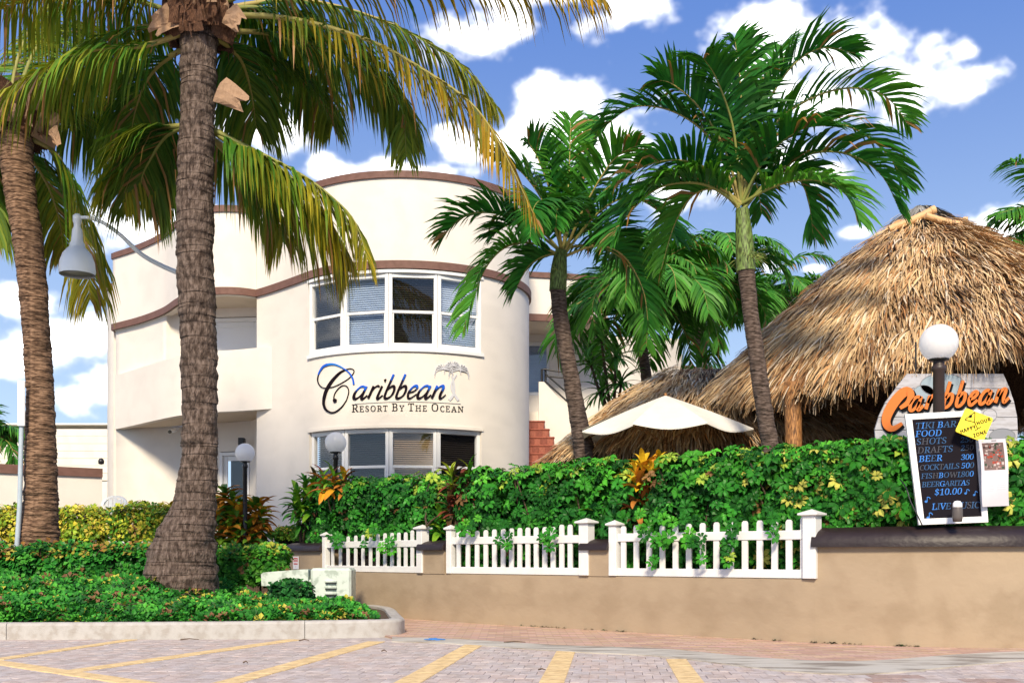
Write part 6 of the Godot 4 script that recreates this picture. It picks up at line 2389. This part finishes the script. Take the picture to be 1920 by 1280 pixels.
func build_small_things():
	globe_lamp("large white globe lamp on a brown post behind the menu board", 1761, 643, 12.35, 0.216, 1.25, 0.064)
	globe_lamp("white globe lamp in front of the tower's lower left window", 629, 830, 20.6, 0.207, 1.0, 0.045)
	globe_lamp("white globe lamp on a black post beside the entrance door", 459, 849, 22.9, 0.207, 1.2, 0.047)
	# parasol
	var apex = P(1248, 741, 16.3)
	var um = thing("parasol", "white canvas market parasol with a wooden pole before the lower thatched roof", "parasol", Vector3(apex.x, 0.6, apex.z))
	var cs = S()
	var R = 1.36
	var drop = 0.58
	var rot = 0.30
	cs.set_smooth_group(-1)
	var seg = 8
	var sub = 8
	for k in seg:
		for i in sub:
			for j in 8:
				var q = []
				for e in [[i, j], [i + 1, j], [i + 1, j + 1], [i, j + 1]]:
					var u = float(e[0]) / sub
					var s = float(e[1]) / 8.0
					var a = rot + TAU * (k + u) / seg
					var belly = sin(PI * u)
					var rad = R * s * lerpf(1.0, cos(PI / seg) / cos(PI / seg * (2.0 * u - 1.0)), 0.9) * (1.0 - 0.02 * belly * s)
					var yy = -drop * (0.9 * s + 0.1 * s * s) - 0.075 * belly * s * s * s - 0.015 * sin(k * 2.3) * s
					q.append(apex + Vector3(sin(a) * rad, yy, cos(a) * rad))
				cs.set_smooth_group(k + 1)
				poly(cs, q if j > 0 else [q[0], q[2], q[3]], apex + Vector3(0, -6, 0))
	var can = obj("canopy", cs, M.canvas, um)
	var vs = S()
	for k in seg:
		for i in sub:
			vs.set_smooth_group(k + 1)
			var q = []
			for e in [[i, 0], [i + 1, 0], [i + 1, 1], [i, 1]]:
				var u = float(e[0]) / sub
				var a = rot + TAU * (k + u) / seg
				var belly = sin(PI * u)
				var rad = R * lerpf(1.0, cos(PI / seg) / cos(PI / seg * (2.0 * u - 1.0)), 0.9) * (1.0 - 0.02 * belly)
				q.append(apex + Vector3(sin(a) * rad, -drop - 0.075 * belly - 0.015 * sin(k * 2.3) - 0.02 * e[1], cos(a) * rad))
			poly(vs, q, apex + Vector3(0, q[0].y - apex.y, 0))
	obj("valance", vs, M.canvas, can)
	var ps = S()
	tube(ps, [Vector3(apex.x, 0.6, apex.z), Vector3(apex.x, apex.y + 0.03, apex.z)], [0.025, 0.024], 10)
	obj("pole", ps, M.pole_wood, um)
	for k in seg:
		var a = rot + TAU * k / seg
		var rs = S()
		tube(rs, [apex + Vector3(0, -0.04, 0), apex + Vector3(sin(a) * R * 0.98, -drop - 0.025, cos(a) * R * 0.98)], [0.012, 0.01], 5)
		obj("rib", rs, M.pole_wood, um)
		var ss = S()
		tube(ss, [apex + Vector3(0, -0.75, 0), apex + Vector3(sin(a) * R * 0.5, -drop * 0.5 - 0.04, cos(a) * R * 0.5)], [0.01, 0.01], 5)
		obj("strut", ss, M.pole_wood, um)
	# utility box
	var ub = thing("utility_box", "pale green utility box with a sloped lid and three louvres beside the bed", "utility box", P(590, 1045, 16.7) * Vector3(1, 0, 1) + Vector3(0, 0.1, 0))
	var B = Basis(Vector3.UP, 0.06)
	var c0 = P(606, 1045, 16.9) * Vector3(1, 0, 1)
	var s1 = S()
	bx(s1, c0 + Vector3(0.09, 0.45, -0.45), Vector3(0.64, 0.76, 0.9), 0.035, B)
	obj("body", s1, M.utility_green, ub)
	var s2 = S()
	bx(s2, c0 + Vector3(-0.47, 0.36, -0.42), Vector3(0.84, 0.58, 0.8), 0.02, B)
	obj("side_cabinet", s2, M.utility_green, ub)
	var s3 = S()
	prism_side(s3, [Vector2(c0.x - 0.97, 0.55), Vector2(c0.x - 0.98, 0.735), Vector2(c0.x - 0.94, 0.765), Vector2(c0.x - 0.45, 0.805), Vector2(c0.x - 0.235, 0.815), Vector2(c0.x - 0.235, 0.55)], c0.z - 0.92, c0.z + 0.05)
	obj("lid", s3, M.utility_green, ub)
	for i in 3:
		var ls = S()
		var lc = c0 + Vector3(0.12, 0.62 - i * 0.095, 0.012)
		bx(ls, lc, Vector3(0.185, 0.042, 0.05), 0.012, B)
		var lo = obj("louvre", ls, M.utility_green, ub)
		var ds = S()
		bx(ds, lc + Vector3(0, -0.026, 0.004), Vector3(0.172, 0.012, 0.05), 0.0, B)
		obj("slot", ds, M.slot, lo)
	var pad = S()
	bx(pad, c0 + Vector3(-0.2, 0.05, -0.42), Vector3(1.7, 0.14, 1.15), 0.01, B)
	obj("pad", pad, M.concrete, ub)
	# small red lettered notice on the pier
	var nw = W(557, -0.03)
	var nt = (W(566) - W(548)).normalized()
	var T = Transform3D(Basis(Vector3(nt.x, 0, nt.y), Vector3.UP, Vector3(-nt.y, 0, nt.x)), Vector3(nw.x, 0.90, nw.y))
	var no = thing("notice", "small white notice with red print on the leftmost tan pier", "sign", T.origin)
	var n1 = S()
	bar(n1, T, -0.1, 0.1, -0.12, 0.12, -0.004, 0.004, 0.002)
	obj("plate", n1, M.sign_white, no)
	for q in [[-0.075, 0.075, 0.075, 0.095], [-0.075, 0.075, 0.02, 0.034], [-0.075, -0.062, 0.034, 0.075], [0.062, 0.075, 0.034, 0.075], [-0.05, 0.05, 0.046, 0.062], [-0.07, 0.07, -0.03, -0.008], [-0.008, 0.008, -0.08, -0.068]]:
		var n2 = S()
		bar(n2, T, q[0], q[1], q[2], q[3], 0.0045, 0.0065, 0.0)
		obj("print", n2, M.sign_red, no)
	# spot lamp on the wall cap before the menu board
	var sp = P(1796, 978, 11.62)
	var so = thing("spot_lamp", "small grey cylindrical spot lamp standing on the wall cap before the menu board", "lamp", sp)
	var s4 = S()
	lathe(s4, [Vector2(0.02, 0.0), Vector2(0.045, 0.0), Vector2(0.055, 0.05), Vector2(0.055, 0.13), Vector2(0.05, 0.16)], sp, 20)
	obj("body", s4, M.lamp_grey, so)
	var s5 = S()
	lathe(s5, [Vector2(0.05, 0.16), Vector2(0.048, 0.20), Vector2(0.03, 0.225), Vector2(0.0, 0.23)], sp, 20)
	obj("lens", s5, M.sign_white, so)
	# cable hanging from the board
	var cb = S()
	tube(cb, spline([P(1688, 898, 11.9), P(1700, 915, 11.75), P(1708, 940, 11.7), P(1722, 968, 11.66), P(1730, 985, 11.64)], 12), [0.008, 0.008, 0.008, 0.008, 0.008, 0.008, 0.008, 0.008, 0.008, 0.008, 0.008, 0.008, 0.008], 5)
	tag(obj("cable", cb, M.black_metal), "thin black cable drooping along the left edge of the menu board", "cable")
	# street lamp behind the big palm
	var lp = thing("pendant_street_lamp", "white bell shaped street lamp on a curved arm left of the big palm", "street lamp", P(368, 1045, 17.4) * Vector3(1, 0, 1))
	var pst = S()
	tube(pst, [P(368, 1045, 17.4) * Vector3(1, 0, 1), P(368, 520, 17.4)], [0.10, 0.07], 12)
	obj("post", pst, M.lamp_white, lp)
	var arm = S()
	var ap = spline([P(368, 526, 17.4), P(335, 512, 17.35), P(300, 497, 17.3), P(262, 475, 17.2), P(225, 440, 17.1), P(190, 416, 17.0), P(165, 408, 17.0), P(148, 408, 17.0)], 20)
	var ar = []
	for i in 21:
		ar.append(lerpf(0.042, 0.026, i / 20.0))
	tube(arm, ap, ar, 10)
	obj("arm", arm, M.lamp_white, lp)
	var hp = P(144, 515, 17.0)
	var k2 = 17.0 / F
	var bell = S()
	lathe(bell, [Vector2(32 * k2, 0.0), Vector2(33 * k2, 8 * k2), Vector2(31 * k2, 24 * k2), Vector2(26 * k2, 38 * k2), Vector2(18 * k2, 48 * k2), Vector2(14 * k2, 52 * k2), Vector2(13.5 * k2, 58 * k2), Vector2(11 * k2, 62 * k2), Vector2(9 * k2, 84 * k2), Vector2(6 * k2, 90 * k2), Vector2(6.5 * k2, 96 * k2), Vector2(8 * k2, 100 * k2), Vector2(8 * k2, 110 * k2), Vector2(4 * k2, 114 * k2), Vector2(0, 115 * k2)], hp, 32)
	var bo = obj("bell_shade", bell, M.lamp_white, lp)
	var inn = S()
	lathe(inn, [Vector2(0.0, 4 * k2), Vector2(29 * k2, 4 * k2), Vector2(30.5 * k2, 1 * k2)], hp, 32)
	obj("lens", inn, M.lamp_inner, bo)
	# grey sign post at the left palm
	var sg = thing("sign_post", "thin grey blue post with a pale sign panel beside the left palm's trunk", "sign", P(30, 1045, 16.9) * Vector3(1, 0, 1))
	var sgs = S()
	tube(sgs, [P(26, 1100, 16.9), P(36, 950, 16.9), P(41, 720, 16.9)], [0.042, 0.04, 0.035], 8)
	obj("post", sgs, M.post_grey, sg)
	var sgp = S()
	bx(sgp, P(39, 756, 16.85), Vector3(0.11, 0.72, 0.03), 0.01, Basis(Vector3.UP, 0.3))
	obj("panel", sgp, M.sign_white, sg)
	# white moulded garden chair among the yellow hedge
	var ch = thing("garden_chair", "white rounded garden chair back rising from the yellow hedge at left", "chair", P(210, 1045, 23.9) * Vector3(1, 0, 1) + Vector3(0, 1.2, 0))
	var bs = S()
	var cc = P(212, 960, 23.6)
	var prev = []
	for i in 13:
		var a = PI * i / 12.0
		var row = []
		for r in [1.0, 0.86]:
			row.append(cc + Vector3(-cos(a) * 0.30 * r, pow(sin(a), 0.55) * 0.38 * r, -sin(a) * 0.12))
			row.append(cc + Vector3(-cos(a) * 0.30 * r, pow(sin(a), 0.55) * 0.38 * r, -sin(a) * 0.12 - 0.04))
		if i > 0:
			bs.set_smooth_group(-1)
			for f in [[0, 1], [1, 3], [3, 2], [2, 0]]:
				poly(bs, [prev[f[0]], prev[f[1]], row[f[1]], row[f[0]]], (prev[0] + prev[3] + row[0] + row[3]) * 0.25)
		prev = row
	obj("back_frame", bs, M.vinyl, ch)
	for i in 5:
		var ss = S()
		var x = -0.20 + i * 0.10
		bx(ss, cc + Vector3(x, 0.14, -0.11), Vector3(0.086, 0.36 - absf(x) * 0.5, 0.02), 0.006)
		obj("slat", ss, M.vinyl, ch)
	var se = S()
	bx(se, cc + Vector3(0, -0.06, 0.18), Vector3(0.52, 0.05, 0.5), 0.02)
	obj("seat", se, M.vinyl, ch)
	for lx in [-0.22, 0.22]:
		for lz in [-0.02, 0.38]:
			var le = S()
			tube(le, [cc + Vector3(lx, -0.08, lz), Vector3(cc.x + lx * 1.1, 1.2, cc.z + lz)], [0.025, 0.02], 6)
			obj("leg", le, M.vinyl, ch)
	# cameras and wall fittings of the building
	var sc = thing("security_camera", "small bullet camera under the balcony left of the big palm's trunk", "camera", P(326, 806, 29.0))
	var s6 = S()
	tube(s6, [P(318, 809, 28.9), P(327, 806, 29.2)], [0.055, 0.055], 12)
	obj("body", s6, M.sign_white, sc)
	var s7 = S()
	tube(s7, [P(317.3, 809.3, 28.86), P(318.2, 809, 28.9)], [0.048, 0.05], 12)
	obj("lens", s7, M.slot, sc)
	var s8 = S()
	tube(s8, [P(327, 806, 29.2), P(334, 802, 29.3)], [0.02, 0.02], 6)
	obj("bracket", s8, M.sign_white, sc)
	var wl = thing("wall_lamp", "dark square wall lamp above the entrance door behind the globe lamp", "lamp", P(453, 826, 29.0))
	var s9 = S()
	bx(s9, P(453, 828, 29.05), Vector3(0.16, 0.2, 0.22), 0.01)
	obj("housing", s9, M.black_metal, wl)
	var s10 = S()
	bx(s10, P(453, 836, 29.1), Vector3(0.12, 0.05, 0.14), 0.005)
	obj("lens", s10, M.lamp_inner, wl)
	var fl = thing("wall_light", "small pale wall light by the brown band left of the big palm", "lamp", P(331, 567, 29.4))
	var s11 = S()
	lathe(s11, [Vector2(0.0, -0.12), Vector2(0.06, -0.1), Vector2(0.07, 0.05), Vector2(0.04, 0.12), Vector2(0.0, 0.13)], P(331, 567, 29.35), 12)
	obj("shade", s11, M.lamp_white, fl)
	var s12 = S()
	tube(s12, [P(331, 560, 29.35), P(333, 560, 29.7)], [0.02, 0.02], 6)
	obj("bracket", s12, M.black_metal, fl)
	var lan = thing("wall_lantern", "dark oval lantern on the beige wall seen between the palms", "lamp", P(1243, 686, 33.2))
	var s13 = S()
	lathe(s13, [Vector2(0.0, -0.2), Vector2(0.1, -0.16), Vector2(0.14, 0.0), Vector2(0.1, 0.16), Vector2(0.03, 0.22), Vector2(0.0, 0.22)], P(1243, 686, 33.3), 14)
	obj("body", s13, M.black_metal, lan)
	# weeds along the foot of the tan wall
	var wp = []
	var wt = []
	for i in 260:
		var x = rr(690, 1900)
		if sin(x * 0.045) + sin(x * 0.013) < 0.2:
			continue
		var w3 = W(x, -rr(0.01, 0.05))
		var ws = rr(0.15, 0.5)
		wp.append(Transform3D(Basis(Vector3.UP, rr(0, 6)).scaled(Vector3(ws, ws * 0.7, ws)), Vector3(w3.x, 0.012, w3.y)))
		wt.append([Color(0.03, 0.08, 0.02), Color(0.10, 0.07, 0.04), Color(0.05, 0.05, 0.03)][i % 3])
	tag(copies("weeds", leaf_cluster(6, 0.08, 0.04), M.leaf, wp, wt), "tiny weeds and dirt along the foot of the tan garden wall", "weeds")
	# litter
	var lb = S()
	var g0 = G(812, 1201)
	for i in 7:
		bx(lb, Vector3(g0.x + rr(-0.1, 0.1), 0.02, g0.y + rr(-0.08, 0.08)), Vector3(rr(0.05, 0.12), 0.008, rr(0.04, 0.09)), 0.002, Basis(Vector3.UP, rr(0, 3)) * Basis(Vector3.RIGHT, rr(-0.2, 0.2)))
	tag(obj("litter", lb, M.litter_blue), "crumpled scrap of blue plastic lying in the gutter near the kerb's end", "litter")
	for q in [[[945, 1206], 0.25, "long dry brown twig lying on the footway below the middle white fence"], [[560, 1203], 0.12, "short brown twig at the end of the second yellow line by the kerb"], [[338, 1201], 0.22, "dry brown twig along the kerb's foot below the big palm"], [[715, 1223], 0.06, "tiny brown twig on the pavers right of the third yellow line's far end"], [[455, 1245], 0.05, "tiny brown speck of twig on the pavers between the second and third yellow lines"], [[1010, 1258], 0.06, "small brown twig on the pavers just left of the nearly upright yellow line"]]:
		var st = S()
		var a = G(q[0][0], q[0][1])
		tube(st, [Vector3(a.x, 0.015, a.y), Vector3(a.x + q[1] * 0.5, 0.028, a.y + rr(-0.05, 0.05)), Vector3(a.x + q[1], 0.014, a.y + rr(-0.05, 0.05))], [0.008, 0.007, 0.004], 5)
		tag(obj("twig", st, M.twig), q[2], "twig", "twigs on the pavers")
